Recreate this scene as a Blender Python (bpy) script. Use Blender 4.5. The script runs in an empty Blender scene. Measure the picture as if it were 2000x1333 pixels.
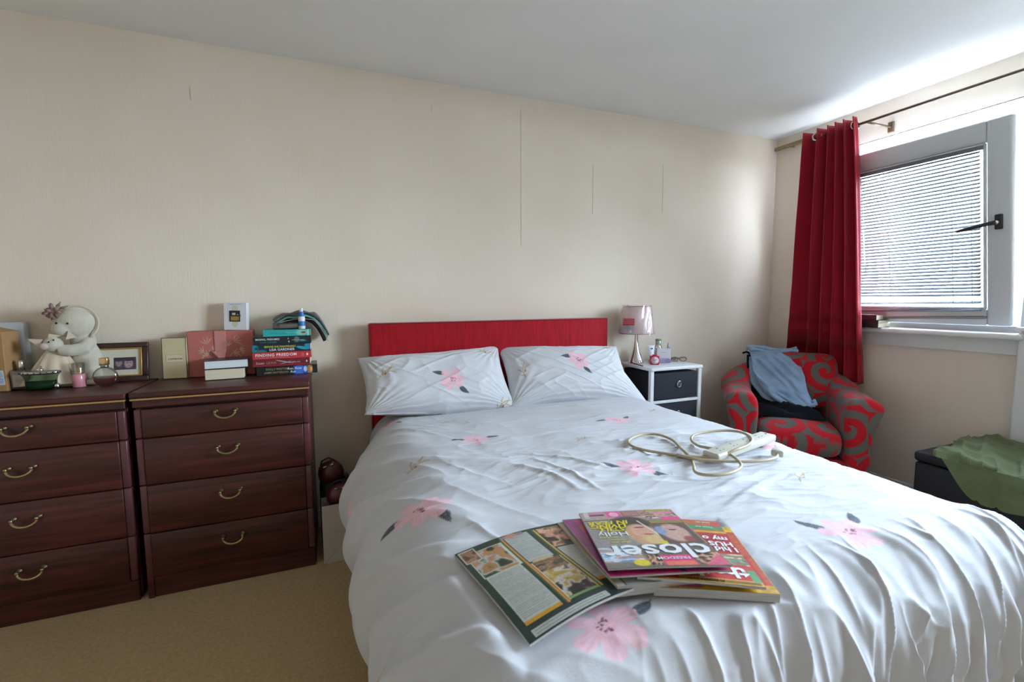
import bpy, bmesh, math, random
import numpy as np
from mathutils import Matrix, Vector, Euler

scene = bpy.context.scene
COL = scene.collection
PI = math.pi
R = math.radians
random.seed(7)

# ------------------------------------------------------------------ camera
CAM_H = 1.15
yaw, pitch, roll = R(21.59), R(-5.26), R(-0.37)
fw = Vector((math.sin(yaw)*math.cos(pitch), math.cos(yaw)*math.cos(pitch), math.sin(pitch)))
rt = Vector((math.cos(yaw), -math.sin(yaw), 0.0))
up = rt.cross(fw)
rt2 = rt*math.cos(roll) + up*math.sin(roll)
up2 = -rt*math.sin(roll) + up*math.cos(roll)
cam_data = bpy.data.cameras.new('camera')
cam = bpy.data.objects.new('camera', cam_data)
COL.objects.link(cam)
cam.matrix_world = Matrix(((rt2.x, up2.x, -fw.x, 0), (rt2.y, up2.y, -fw.y, 0), (rt2.z, up2.z, -fw.z, CAM_H), (0, 0, 0, 1)))
cam_data.sensor_fit = 'HORIZONTAL'
cam_data.sensor_width = 36.0
cam_data.lens = 36.0*893.4/2000.0
cam_data.clip_start = 0.02
cam_data.dof.use_dof = True
cam_data.dof.focus_distance = 2.3
cam_data.dof.aperture_fstop = 5.6
scene.camera = cam

# ------------------------------------------------------------------ world, daylight, exposure
world = bpy.data.worlds.new('overcast_sky')
scene.world = world
world.use_nodes = True
wn, wl = world.node_tree.nodes, world.node_tree.links
wn.clear()
w_out = wn.new('ShaderNodeOutputWorld')
w_bg = wn.new('ShaderNodeBackground')
w_tc = wn.new('ShaderNodeTexCoord')
w_sep = wn.new('ShaderNodeSeparateXYZ')
w_ramp = wn.new('ShaderNodeValToRGB')
w_ramp.color_ramp.elements[0].position = 0.0
w_ramp.color_ramp.elements[0].color = (0.72, 0.85, 1.0, 1)
w_ramp.color_ramp.elements[1].position = 1.0
w_ramp.color_ramp.elements[1].color = (0.55, 0.72, 1.0, 1)
wl.new(w_tc.outputs['Generated'], w_sep.inputs[0])
wl.new(w_sep.outputs['Z'], w_ramp.inputs[0])
wl.new(w_ramp.outputs['Color'], w_bg.inputs['Color'])
w_bg.inputs['Strength'].default_value = 8.0
wl.new(w_bg.outputs[0], w_out.inputs[0])

def portal(name, loc, sy, sz):
    d = bpy.data.lights.new(name, 'AREA')
    d.shape = 'RECTANGLE'; d.size = sz; d.size_y = sy
    d.cycles.is_portal = True
    o = bpy.data.objects.new(name, d)
    COL.objects.link(o)
    o.location = loc
    o.rotation_euler = (0, R(90), 0)      # faces -X, into the room
    return o
portal('window_portal', (3.17, 1.57, 1.52), 1.0, 1.12)
portal('window_portal', (3.17, .06, 1.52), 1.14, 1.12)

vs = scene.view_settings
vs.view_transform = 'Standard'
vs.look = 'None'
vs.exposure = 2.95
vs.gamma = 1.0
vs.use_curve_mapping = False

# ------------------------------------------------------------------ helpers
def lin(v):
    v = np.asarray(v, dtype=float)
    return np.where(v <= 0.04045, v/12.92, ((v+0.055)/1.055)**2.4)
def hx(s):
    s = s.lstrip('#')
    return np.array([int(s[i:i+2], 16)/255 for i in (0, 2, 4)])
def lc(s):
    c = lin(hx(s))
    return (float(c[0]), float(c[1]), float(c[2]), 1.0)

MATS = {}
def pm(name, col, rough=0.5, metal=0.0, var=0.0, vscale=8.0, bump=0.0, bscale=60.0, stretch=(1, 1, 1), spec=0.5,
       trans=0.0, coat=0.0, sheen=0.0, alpha=1.0, ior=1.45, emit=0.0, bdist=0.002):
    """procedural principled material: colour varied by noise, noise bump"""
    if name in MATS: return MATS[name]
    m = bpy.data.materials.new(name); MATS[name] = m
    m.use_nodes = True
    nt = m.node_tree; n = nt.nodes; l = nt.links
    b = n['Principled BSDF']
    b.inputs['Roughness'].default_value = rough
    b.inputs['Metallic'].default_value = metal
    b.inputs['Specular IOR Level'].default_value = spec
    b.inputs['Transmission Weight'].default_value = trans
    b.inputs['Coat Weight'].default_value = coat
    b.inputs['Sheen Weight'].default_value = sheen
    b.inputs['Alpha'].default_value = alpha
    b.inputs['IOR'].default_value = ior
    b.inputs['Base Color'].default_value = lc(col)
    tc = n.new('ShaderNodeTexCoord'); mp = n.new('ShaderNodeMapping')
    mp.inputs['Scale'].default_value = stretch
    l.new(tc.outputs['Object'], mp.inputs['Vector'])
    if var > 0:
        nz = n.new('ShaderNodeTexNoise'); nz.inputs['Scale'].default_value = vscale; nz.inputs['Detail'].default_value = 4
        l.new(mp.outputs[0], nz.inputs['Vector'])
        rp = n.new('ShaderNodeValToRGB')
        c = lin(hx(col))
        rp.color_ramp.elements[0].position = 0.3; rp.color_ramp.elements[1].position = 0.7
        rp.color_ramp.elements[0].color = (*[float(max(0, x*(1-var))) for x in c], 1)
        rp.color_ramp.elements[1].color = (*[float(min(1, x*(1+var))) for x in c], 1)
        l.new(nz.outputs['Fac'], rp.inputs[0]); l.new(rp.outputs[0], b.inputs['Base Color'])
    if bump > 0:
        nz2 = n.new('ShaderNodeTexNoise'); nz2.inputs['Scale'].default_value = bscale; nz2.inputs['Detail'].default_value = 3
        l.new(mp.outputs[0], nz2.inputs['Vector'])
        bp = n.new('ShaderNodeBump'); bp.inputs['Strength'].default_value = bump; bp.inputs['Distance'].default_value = bdist
        l.new(nz2.outputs['Fac'], bp.inputs['Height']); l.new(bp.outputs[0], b.inputs['Normal'])
    return m

def am(name, rough=0.6, bump=0.0, bscale=300.0, sheen=0.0, spec=0.4, coat=0.0, transl=0.0):
    """printed / woven colour stored on the mesh itself (attribute Col)"""
    if name in MATS: return MATS[name]
    m = bpy.data.materials.new(name); MATS[name] = m
    m.use_nodes = True
    nt = m.node_tree; n = nt.nodes; l = nt.links
    b = n['Principled BSDF']
    b.inputs['Roughness'].default_value = rough
    b.inputs['Specular IOR Level'].default_value = spec
    b.inputs['Sheen Weight'].default_value = sheen
    b.inputs['Coat Weight'].default_value = coat
    a = n.new('ShaderNodeAttribute'); a.attribute_name = 'Col'
    l.new(a.outputs['Color'], b.inputs['Base Color'])
    if bump > 0:
        tc = n.new('ShaderNodeTexCoord')
        nz = n.new('ShaderNodeTexNoise'); nz.inputs['Scale'].default_value = bscale
        l.new(tc.outputs['Object'], nz.inputs['Vector'])
        bp = n.new('ShaderNodeBump'); bp.inputs['Strength'].default_value = bump; bp.inputs['Distance'].default_value = 0.001
        l.new(nz.outputs['Fac'], bp.inputs['Height']); l.new(bp.outputs[0], b.inputs['Normal'])
    return m

def film(name, col='#ffffff', gloss=0.12, rough=0.05):
    """clear thin sheet: transparent mixed with a mirror layer"""
    if name in MATS: return MATS[name]
    m = bpy.data.materials.new(name); MATS[name] = m
    m.use_nodes = True
    nt = m.node_tree; n = nt.nodes; l = nt.links
    n.clear()
    o = n.new('ShaderNodeOutputMaterial'); t = n.new('ShaderNodeBsdfTransparent'); g = n.new('ShaderNodeBsdfGlossy')
    mx = n.new('ShaderNodeMixShader'); lw = n.new('ShaderNodeLayerWeight'); mm = n.new('ShaderNodeMath')
    t.inputs[0].default_value = lc(col); g.inputs['Roughness'].default_value = rough
    lw.inputs['Blend'].default_value = 0.35
    mm.operation = 'MULTIPLY_ADD'; mm.inputs[1].default_value = 0.6; mm.inputs[2].default_value = gloss
    l.new(lw.outputs['Fresnel'], mm.inputs[0]); l.new(mm.outputs[0], mx.inputs[0])
    l.new(t.outputs[0], mx.inputs[1]); l.new(g.outputs[0], mx.inputs[2]); l.new(mx.outputs[0], o.inputs[0])
    return m

class G:
    """collects vertices and faces for ONE mesh"""
    def __init__(s): s.v = []; s.f = []; s.sm = []
    def add(s, vs, fs, smooth=False, M=None):
        b = len(s.v)
        if M is not None: vs = [tuple(M @ Vector(p)) for p in vs]
        s.v += [tuple(map(float, p)) for p in vs]
        s.f += [tuple(i+b for i in f) for f in fs]; s.sm += [smooth]*len(fs)
        return s
    def box(s, x0, x1, y0, y1, z0, z1, bev=0.0, seg=2, M=None):
        if bev <= 0:
            vs = [(x, y, z) for z in (z0, z1) for y in (y0, y1) for x in (x0, x1)]
            return s.add(vs, [(0, 2, 3, 1), (4, 5, 7, 6), (0, 1, 5, 4), (2, 6, 7, 3), (0, 4, 6, 2), (1, 3, 7, 5)], False, M)
        bm = bmesh.new(); bmesh.ops.create_cube(bm, size=1)
        for p in bm.verts:
            p.co = ((x0+x1)/2+p.co.x*(x1-x0), (y0+y1)/2+p.co.y*(y1-y0), (z0+z1)/2+p.co.z*(z1-z0))
        bmesh.ops.bevel(bm, geom=bm.edges[:], offset=bev, segments=seg, profile=0.5, affect='EDGES')
        bm.verts.index_update()
        vs = [tuple(p.co) for p in bm.verts]; fs = [tuple(q.index for q in f.verts) for f in bm.faces]
        bm.free()
        return s.add(vs, fs, seg > 1, M)
    def lathe(s, prof, n=24, c=(0, 0, 0), M=None, cap=True, sx=1.0, sy=1.0):
        vs = []; fs = []
        for r, z in prof:
            for k in range(n):
                a = 2*PI*k/n
                vs.append((c[0]+r*sx*math.cos(a), c[1]+r*sy*math.sin(a), c[2]+z))
        for i in range(len(prof)-1):
            for k in range(n):
                k2 = (k+1) % n
                fs.append((i*n+k, i*n+k2, (i+1)*n+k2, (i+1)*n+k))
        if cap:
            fs.append(tuple(range(n-1, -1, -1))); fs.append(tuple(range((len(prof)-1)*n, len(prof)*n)))
        return s.add(vs, fs, True, M)
    def tube(s, path, r, n=8, closed=False, M=None):
        P = [Vector(p) for p in path]; L = len(P); vs = []; fs = []
        rr = r if hasattr(r, '__len__') else [r]*L
        prev = None
        for i in range(L):
            if closed: t = P[(i+1) % L]-P[i-1]
            else: t = P[min(i+1, L-1)]-P[max(i-1, 0)]
            t.normalize()
            if prev is None:
                a = Vector((0, 0, 1)) if abs(t.z) < .9 else Vector((1, 0, 0))
                nrm = t.cross(a).normalized()
            else:
                nrm = (prev - t*prev.dot(t)).normalized()
            prev = nrm; bn = t.cross(nrm)
            for k in range(n):
                an = 2*PI*k/n
                vs.append(tuple(P[i]+(nrm*math.cos(an)+bn*math.sin(an))*rr[i]))
        for i in range(L if closed else L-1):
            j = (i+1) % L
            for k in range(n):
                k2 = (k+1) % n
                fs.append((i*n+k, i*n+k2, j*n+k2, j*n+k))
        if not closed:
            fs.append(tuple(range(n-1, -1, -1))); fs.append(tuple(range((L-1)*n, L*n)))
        return s.add(vs, fs, True, M)
    def ball(s, c, r, n=14, M=None):
        if not hasattr(r, '__len__'): r = (r, r, r)
        prof = []
        vs = [(c[0], c[1], c[2]-r[2])]; fs = []; m = max(6, n//2+1)
        for i in range(1, m):
            th = PI*i/m
            for k in range(n):
                a = 2*PI*k/n
                vs.append((c[0]+r[0]*math.sin(th)*math.cos(a), c[1]+r[1]*math.sin(th)*math.sin(a), c[2]-r[2]*math.cos(th)))
        vs.append((c[0], c[1], c[2]+r[2])); t = len(vs)-1
        for k in range(n):
            k2 = (k+1) % n
            fs.append((0, 1+k2, 1+k)); fs.append((t, t-n+k, t-n+k2))
            for i in range(m-2):
                fs.append((1+i*n+k, 1+i*n+k2, 1+(i+1)*n+k2, 1+(i+1)*n+k))
        return s.add(vs, fs, True, M)
    def prism(s, poly, z0, z1, M=None, smooth=False):
        n = len(poly)
        vs = [(x, y, z0) for x, y in poly]+[(x, y, z1) for x, y in poly]
        fs = [tuple(range(n-1, -1, -1)), tuple(range(n, 2*n))]+[(i, (i+1) % n, n+(i+1) % n, n+i) for i in range(n)]
        return s.add(vs, fs, smooth, M)

def mesh_from(name, g):
    me = bpy.data.meshes.new(name)
    me.from_pydata(g.v, [], g.f)
    me.polygons.foreach_set('use_smooth', g.sm)
    me.update()
    return me

def obj(name, g, mat, parent=None, loc=None, rot=None):
    me = g if isinstance(g, bpy.types.Mesh) else mesh_from(name, g)
    o = bpy.data.objects.new(name, me)
    COL.objects.link(o)
    if mat is not None and not me.materials: me.materials.append(mat)
    if parent is not None: o.parent = parent
    if loc is not None: o.location = loc
    if rot is not None: o.rotation_euler = rot
    return o
def tag(o, label, cat, group=None):
    o['label'] = label; o['category'] = cat
    if group: o['group'] = group
    return o
def thing(name, label, cat, loc=(0, 0, 0), rotz=0.0, group=None, rot=None):
    o = bpy.data.objects.new(name, None)
    COL.objects.link(o)
    o.empty_display_size = 0.05
    o.location = loc; o.rotation_euler = rot if rot else (0, 0, rotz)
    return tag(o, label, cat, group)
def struct(name, g, mat, parent=None):
    o = obj(name, g, mat, parent)
    o['kind'] = 'structure'
    return o
def subd(o, lv=2):
    m = o.modifiers.new('round', 'SUBSURF'); m.levels = lv; m.render_levels = lv
    return o
def solid(o, t, off=-1.0):
    m = o.modifiers.new('thick', 'SOLIDIFY'); m.thickness = t; m.offset = off
    return o

def grid_mesh(name, X, Y, Z, col=None, closed_u=False, smooth=True, flip=False):
    """mesh from 2-D coordinate arrays, optional sRGB colour per vertex (h,w,3)"""
    h, w = X.shape
    me = bpy.data.meshes.new(name)
    co = np.stack([X, Y, Z], -1).reshape(-1, 3).astype(np.float32)
    idx = np.arange(h*w).reshape(h, w)
    if closed_u:
        a = idx[:-1, :]; b = np.roll(idx, -1, 1)[:-1, :]; c = np.roll(idx, -1, 1)[1:, :]; d = idx[1:, :]
    else:
        a = idx[:-1, :-1]; b = idx[:-1, 1:]; c = idx[1:, 1:]; d = idx[1:, :-1]
    q = np.stack([a, d, c, b] if flip else [a, b, c, d], -1).reshape(-1, 4).astype(np.int32)
    nf = len(q)
    me.vertices.add(len(co)); me.vertices.foreach_set('co', co.ravel())
    me.loops.add(nf*4); me.loops.foreach_set('vertex_index', q.ravel())
    me.polygons.add(nf); me.polygons.foreach_set('loop_start', np.arange(0, nf*4, 4, dtype=np.int32))
    me.polygons.foreach_set('use_smooth', np.full(nf, smooth))
    me.update(calc_edges=True)
    if col is not None: paint(me, col.reshape(-1, 3))
    return me
def paint(me, rgb):
    at = me.color_attributes.new('Col', 'FLOAT_COLOR', 'POINT')
    c = np.ones((len(rgb), 4), np.float32); c[:, :3] = lin(np.clip(rgb, 0, 1))
    at.data.foreach_set('color', c.ravel())

def text(body, size, mat, parent, M, bold=0.0, shear=0.0, align='LEFT', name='lettering', sx=1.0, space=1.0):
    cu = bpy.data.curves.new('t', 'FONT')
    cu.body = body; cu.size = size; cu.offset = bold*size; cu.shear = shear; cu.align_x = align; cu.space_character = space
    cu.resolution_u = 2; cu.extrude = 0.0
    ob = bpy.data.objects.new('t', cu)
    me = bpy.data.meshes.new_from_object(ob)
    bpy.data.objects.remove(ob); bpy.data.curves.remove(cu)
    me.transform(M @ Matrix.Diagonal((sx, 1, 1, 1)))
    me.name = name
    me.materials.clear(); me.materials.append(mat)
    o = bpy.data.objects.new(name, me); COL.objects.link(o); o.parent = parent
    return o
def frame(o, xd, yd):
    """matrix whose x and y axes lie along xd, yd at origin o"""
    x = Vector(xd).normalized(); y = Vector(yd); y = (y-x*y.dot(x)).normalized(); z = x.cross(y)
    return Matrix(((x.x, y.x, z.x, o[0]), (x.y, y.y, z.y, o[1]), (x.z, y.z, z.z, o[2]), (0, 0, 0, 1)))

# smooth value noise in numpy
def vnoise(x, y, seed=0):
    rs = np.random.RandomState(seed); T = rs.rand(256, 256)
    xi = np.floor(x).astype(int); yi = np.floor(y).astype(int)
    fx = x-xi; fy = y-yi
    fx = fx*fx*fx*(fx*(fx*6-15)+10); fy = fy*fy*fy*(fy*(fy*6-15)+10)
    g = lambda i, j: T[(yi+j) & 255, (xi+i) & 255]
    return (g(0, 0)*(1-fx)+g(1, 0)*fx)*(1-fy)+(g(0, 1)*(1-fx)+g(1, 1)*fx)*fy
def fbm(x, y, seed=0, o=3):
    s = 0; a = 0.5
    for k in range(o):
        s = s+a*(vnoise(x*2**k, y*2**k, seed+k)-0.5); a *= 0.5
    return s
def ridged(x, y, seed=0):
    return 1-np.abs(2*vnoise(x, y, seed)-1)
def sstep(a, b, x):
    t = np.clip((x-a)/(b-a), 0, 1); return t*t*(3-2*t)
def over(base, rgb, alpha):
    a = np.clip(alpha, 0, 1)[..., None]
    return base*(1-a)+np.asarray(rgb)*a

class Canvas:
    """flat print: an sRGB raster that becomes vertex colour of a fine grid; unit coordinates 0..1, y up"""
    def __init__(s, nx, ny, bg):
        s.nx, s.ny = nx, ny
        s.a = np.zeros((ny, nx, 3)); s.a[:] = hx(bg)
        s.X, s.Y = np.meshgrid(np.linspace(0, 1, nx), np.linspace(0, 1, ny))
    def rect(s, x0, x1, y0, y1, c, rot=0.0):
        cx, cy = (x0+x1)/2, (y0+y1)/2
        dx, dy = s.X-cx, s.Y-cy
        u = dx*math.cos(rot)+dy*math.sin(rot); v = -dx*math.sin(rot)+dy*math.cos(rot)
        m = (abs(u) < (x1-x0)/2) & (abs(v) < (y1-y0)/2); s.a[m] = hx(c); return s
    def ell(s, cx, cy, rx, ry, c, soft=0.15, rot=0.0):
        dx, dy = s.X-cx, s.Y-cy
        u = dx*math.cos(rot)+dy*math.sin(rot); v = -dx*math.sin(rot)+dy*math.cos(rot)
        d = (u/rx)**2+(v/ry)**2
        s.a = over(s.a, hx(c), 1-sstep(1-soft, 1+soft, d)); return s
    def lines(s, x0, x1, y0, y1, n, c, fill=0.45, a=0.6, seed=1):
        rs = np.random.RandomState(seed)
        for k in range(n):
            y = y0+(y1-y0)*(k+0.5)/n; h = (y1-y0)/n*fill/2
            xe = x1 if rs.rand() < .8 else x0+(x1-x0)*(.5+.4*rs.rand())
            m = (s.X > x0) & (s.X < xe) & (abs(s.Y-y) < h)
            s.a[m] = s.a[m]*(1-a)+hx(c)*a
        return s
    def photo(s, x0, x1, y0, y1, seed, pal, sc=3.4):
        """a small blurred snapshot: palette patches by noise, clipped to a rectangle"""
        m = (s.X > x0) & (s.X < x1) & (s.Y > y0) & (s.Y < y1)
        u = (s.X[m]-x0)/(x1-x0)*sc*.7+seed*3.1; v = (s.Y[m]-y0)/(y1-y0)*sc+seed*1.7
        n = vnoise(u, v, seed)*.65+vnoise(u*2.3, v*2.3, seed+1)*.25+vnoise(u*5, v*5, seed+2)*.10
        n = np.clip((n-.22)/.56, 0, .999)*(len(pal)-1)
        P = np.array([hx(c) for c in pal]); k = n.astype(int); f_ = sstep(0, 1, n-k)[:, None]
        s.a[m] = P[k]*(1-f_)+P[np.minimum(k+1, len(pal)-1)]*f_
        return s
    def grain(s, amt, sc, seed):
        s.a = np.clip(s.a*(1+amt*2*fbm(s.X*sc, s.Y*sc*s.ny/s.nx, seed)[..., None]), 0, 1); return s

# ------------------------------------------------------------------ room shell
XL, XR, YF, YB, ZC = -1.9, 3.02, -1.7, 2.45, 2.27

def wallpaper():
    m = bpy.data.materials.new('cream_wallpaper'); m.use_nodes = True
    nt = m.node_tree; n = nt.nodes; l = nt.links; b = n['Principled BSDF']
    b.inputs['Roughness'].default_value = 0.75; b.inputs['Specular IOR Level'].default_value = 0.25
    tc = n.new('ShaderNodeTexCoord')
    # fine vertical ribs of an embossed paper
    mp = n.new('ShaderNodeMapping'); mp.inputs['Scale'].default_value = (1, 1, 0.09)
    l.new(tc.outputs['Object'], mp.inputs['Vector'])
    nz = n.new('ShaderNodeTexNoise'); nz.inputs['Scale'].default_value = 170; nz.inputs['Detail'].default_value = 3
    l.new(mp.outputs[0], nz.inputs['Vector'])
    bp = n.new('ShaderNodeBump'); bp.inputs['Strength'].default_value = 0.22; bp.inputs['Distance'].default_value = 0.002
    l.new(nz.outputs['Fac'], bp.inputs['Height']); l.new(bp.outputs[0], b.inputs['Normal'])
    n2 = n.new('ShaderNodeTexNoise'); n2.inputs['Scale'].default_value = 2.2; n2.inputs['Detail'].default_value = 3
    l.new(tc.outputs['Object'], n2.inputs['Vector'])
    rp = n.new('ShaderNodeValToRGB')
    rp.color_ramp.elements[0].position = 0.3; rp.color_ramp.elements[0].color = lc('#e2d4c2')
    rp.color_ramp.elements[1].position = 0.7; rp.color_ramp.elements[1].color = lc('#e8dbcc')
    l.new(n2.outputs['Fac'], rp.inputs[0]); l.new(rp.outputs[0], b.inputs['Base Color'])
    return m
M_WALL = wallpaper()
M_CEIL = pm('white_ceiling_paint', '#efedea', 0.85, var=0.02, vscale=3, bump=0.05, bscale=120, spec=0.2)
M_WHITE = pm('white_gloss_paint', '#dedcd8', 0.35, var=0.02, vscale=5, bump=0.02, bscale=90)
M_PVC = pm('white_window_plastic', '#cfd1d3', 0.3, var=0.015, vscale=4)
M_CARPET = pm('beige_carpet', '#c6a672', 1.0, var=0.16, vscale=90, bump=0.9, bscale=420, spec=0.05, sheen=0.3, bdist=0.006)

struct('floor', G().box(XL, XR, YF, YB, -0.1, 0.0), M_CARPET)
struct('ceiling', G().box(XL, XR, YF, YB, ZC, ZC+0.1), M_CEIL)
struct('wall_back', G().box(XL-.1, XR+.16, YB, YB+0.1, -.1, ZC+.1), M_WALL)
struct('wall_left', G().box(XL-.1, XL, YF, YB, -.1, ZC+.1), M_WALL)
struct('wall_front', G().box(XL-.1, XR+.16, YF-.1, YF, -.1, ZC+.1), M_WALL)
# window wall with two openings: the window, and a second added for daylight
W1 = (1.085, 1.955); W2 = (-0.5, 0.62); WZ = (0.955, 2.075); XO = XR+0.16
g = G()
g.box(XR, XO, YF, YB, -.1, WZ[0]); g.box(XR, XO, YF, YB, WZ[1], ZC+.1)
g.box(XR, XO, W1[1], YB, WZ[0], WZ[1]); g.box(XR, XO, W2[1], W1[0], WZ[0], WZ[1]); g.box(XR, XO, YF, W2[0], WZ[0], WZ[1])
struct('wall_right', g, M_WALL)
struct('baseboard_back', G().box(XL, XR-.015, YB-.015, YB, 0, .09, .004, 1), M_WHITE)
struct('baseboard_right', G().box(XR-.015, XR, YF, YB-.015, 0, .09, .004, 1), M_WHITE)
struct('baseboard_left', G().box(XL, XL+.015, YF, YB-.015, 0, .09, .004, 1), M_WHITE)
# thin paper seams that have lifted on the back wall
M_SEAM = pm('lifted_paper_seam', '#c8baa4', 0.8)
g = G()
for (x, z0, z1) in ((-0.53, 2.02, 2.08), (0.53, 2.12, 2.16), (1.03, 1.45, 2.2), (1.5, 1.66, 1.95), (2.02, 1.7, 2.0)):
    g.box(x-.0012, x+.0012, YB-.0012, YB+.001, z0, z1)
struct('trim_1', g, M_SEAM)
# boxed-in white panel on the window wall beside the sill
g = G(); g.box(2.965, XR, -0.9, 1.105, 0.0, 0.985, .012, 3)
struct('trim_2', g, M_WHITE)
g = G(); g.box(2.945, XR, -0.9, 1.11, 0.985, 1.005, .008, 3)
struct('trim_3', g, M_WHITE)

# garden far below the window: plain paving
M_LAWN = pm('outdoor_paving', '#7d7c77', 1.0, var=0.25, vscale=0.6)
struct('ground_outdoors', G().box(XO+1, XO+60, -40, 40, -3.2, -3.0), M_LAWN)

# ------------------------------------------------------------------ window_1: fixed frame, tilted sash, sill
M_GLASS = film('window_glass', '#fbfdfc', 0.03, 0.02)
g = G()
f = 0.05; xa, xb = 3.05, 3.12
g.box(xa, xb, W1[0], W1[0]+f, *WZ, .005, 1); g.box(xa, xb, W1[1]-f, W1[1], *WZ, .005, 1)
g.box(xa, xb, W1[0]+f, W1[1]-f, WZ[1]-f, WZ[1], .005, 1); g.box(xa, xb, W1[0]+f, W1[1]-f, WZ[0], WZ[0]+f, .005, 1)
win = struct('window_1', g, M_PVC)
# ledges of the frame that stay bright above the sash
obj('frame_bead', G().box(3.035, 3.05, W1[0], W1[1], WZ[1]-.018, WZ[1]-.004, .003, 1), M_PVC, win)
obj('window_sill', G().box(2.925, 3.055, 1.075, 2.1, .944, .972, .012, 4), M_WHITE, win)
obj('sill_apron', G().box(2.998, XR, 1.085, 2.08, .868, .944, .004, 2), M_WHITE, win)
# sash hinged at its foot, leaning into the room
SY0, SY1, SH = 1.148, 1.96, 0.968
sash_g = G(); t = .055
st, tr, br_ = .088, .10, .082
sash_g.box(-t, 0, SY0, SY0+st, 0, SH, .008, 2); sash_g.box(-t, 0, SY1-st, SY1, 0, SH, .008, 2)
sash_g.box(-t, 0, SY0+st, SY1-st, SH-tr, SH, .008, 2); sash_g.box(-t, 0, SY0+st, SY1-st, 0, br_, .008, 2)
sash = obj('window_sash', sash_g, M_PVC, win, (3.068, 0, 1.012), (0, R(-9.4), 0))
gy0, gy1, gz0, gz1 = SY0+st, SY1-st, br_, SH-tr
obj('glass_pane', G().box(-.032, -.028, gy0-.01, gy1+.01, gz0-.01, gz1+.01), M_GLASS, sash)
g = G()
for (a, b_, c, d) in ((gy0, gy0+.012, gz0, gz1), (gy1-.012, gy1, gz0, gz1), (gy0, gy1, gz1-.012, gz1), (gy0, gy1, gz0, gz0+.012)):
    g.box(-t-.004, -t+.01, a, b_, c, d, .003, 1)
obj('glazing_bead', g, M_PVC, sash)
M_DARKMETAL = pm('dark_handle_metal', '#3a3a3e', 0.3, metal=0.6)
M_CHROME = pm('chrome', '#d6d6d6', 0.08, metal=1.0)
M_STEEL = pm('brushed_steel', '#b5b5b4', 0.25, metal=1.0, bump=.03, bscale=300)
hy, hz = SY0+.042, .50
hd = obj('window_handle', G().box(-t-.012, -t+.002, hy-.014, hy+.014, hz-.035, hz+.035, .005, 3), M_DARKMETAL, sash)
obj('handle_neck', G().tube([(-t-.01, hy, hz), (-t-.045, hy, hz)], .010, 12), M_CHROME, hd)
obj('handle_lever', G().tube([(-t-.045, hy-.006, hz), (-t-.048, hy+.03, hz-.003), (-t-.05, hy+.09, hz-.014), (-t-.05, hy+.135, hz-.022)], [.011, .010, .009, .008], 10), M_DARKMETAL, hd)

# venetian blind clipped over the glass of the sash: a thing with one part per slat
bl = thing('venetian_blind', 'white venetian blind with many thin slats hung over the tilted window sash', 'blind', (3.068, 0, 1.012), rot=(0, R(-9.4), 0))
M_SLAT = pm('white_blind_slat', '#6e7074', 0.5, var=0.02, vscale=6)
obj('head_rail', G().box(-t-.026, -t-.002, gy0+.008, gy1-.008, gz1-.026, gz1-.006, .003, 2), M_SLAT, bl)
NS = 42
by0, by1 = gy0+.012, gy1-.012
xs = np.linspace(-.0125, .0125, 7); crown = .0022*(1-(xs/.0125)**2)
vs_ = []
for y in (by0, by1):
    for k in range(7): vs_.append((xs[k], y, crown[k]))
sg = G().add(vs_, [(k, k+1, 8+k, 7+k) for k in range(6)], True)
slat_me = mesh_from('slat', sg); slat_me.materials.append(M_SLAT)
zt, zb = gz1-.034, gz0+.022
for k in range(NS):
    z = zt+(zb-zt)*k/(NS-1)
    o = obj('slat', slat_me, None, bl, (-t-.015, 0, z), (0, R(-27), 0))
    if k == 0: m = solid(o, .0006)
    else: solid(o, .0006)
    if k > NS-4:                      # the foot of the blind sags on the curtain side
        o.rotation_euler = (R(-1.0)*(k-NS+4), R(-27), 0); o.location.x -= .006*(k-NS+4)
g = G(); g.box(-.0125, .0125, by0, by1, -.006, .006, .003, 2)
obj('bottom_rail', g, pm('blind_rail_grey', '#8d8a86', .4), bl, (-t-.03, -.01, zb-.014), (R(-2.2), 0, R(-1.2)))
for yy in (by0+.03, by0+.105, (by0+by1)/2+.08, by1-.06):
    obj('ladder_cord', G().tube([(-t-.0285, yy, zb), (-t-.0285, yy, gz1-.01)], .0011, 5), M_SLAT, bl)
obj('tilt_wand', G().tube([(-t-.034, by1-.1, gz1-.03), (-t-.036, by1-.105, .30)], .0028, 6), pm('clear_plastic_rod', '#e8eef0', .15, trans=.6), bl)

# added_window_2: unseen neighbour added outside the picture to let in much of the daylight
g = G()
g.box(xa, xb, W2[0], W2[0]+f, *WZ, .005, 1); g.box(xa, xb, W2[1]-f, W2[1], *WZ, .005, 1)
g.box(xa, xb, W2[0]+f, W2[1]-f, WZ[1]-f, WZ[1], .005, 1); g.box(xa, xb, W2[0]+f, W2[1]-f, WZ[0], WZ[0]+f, .005, 1)
w2 = struct('added_window_2', g, M_PVC)
obj('glass_pane', G().box(3.083, 3.087, W2[0]+f, W2[1]-f, WZ[0]+f, WZ[1]-f), M_GLASS, w2)

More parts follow.
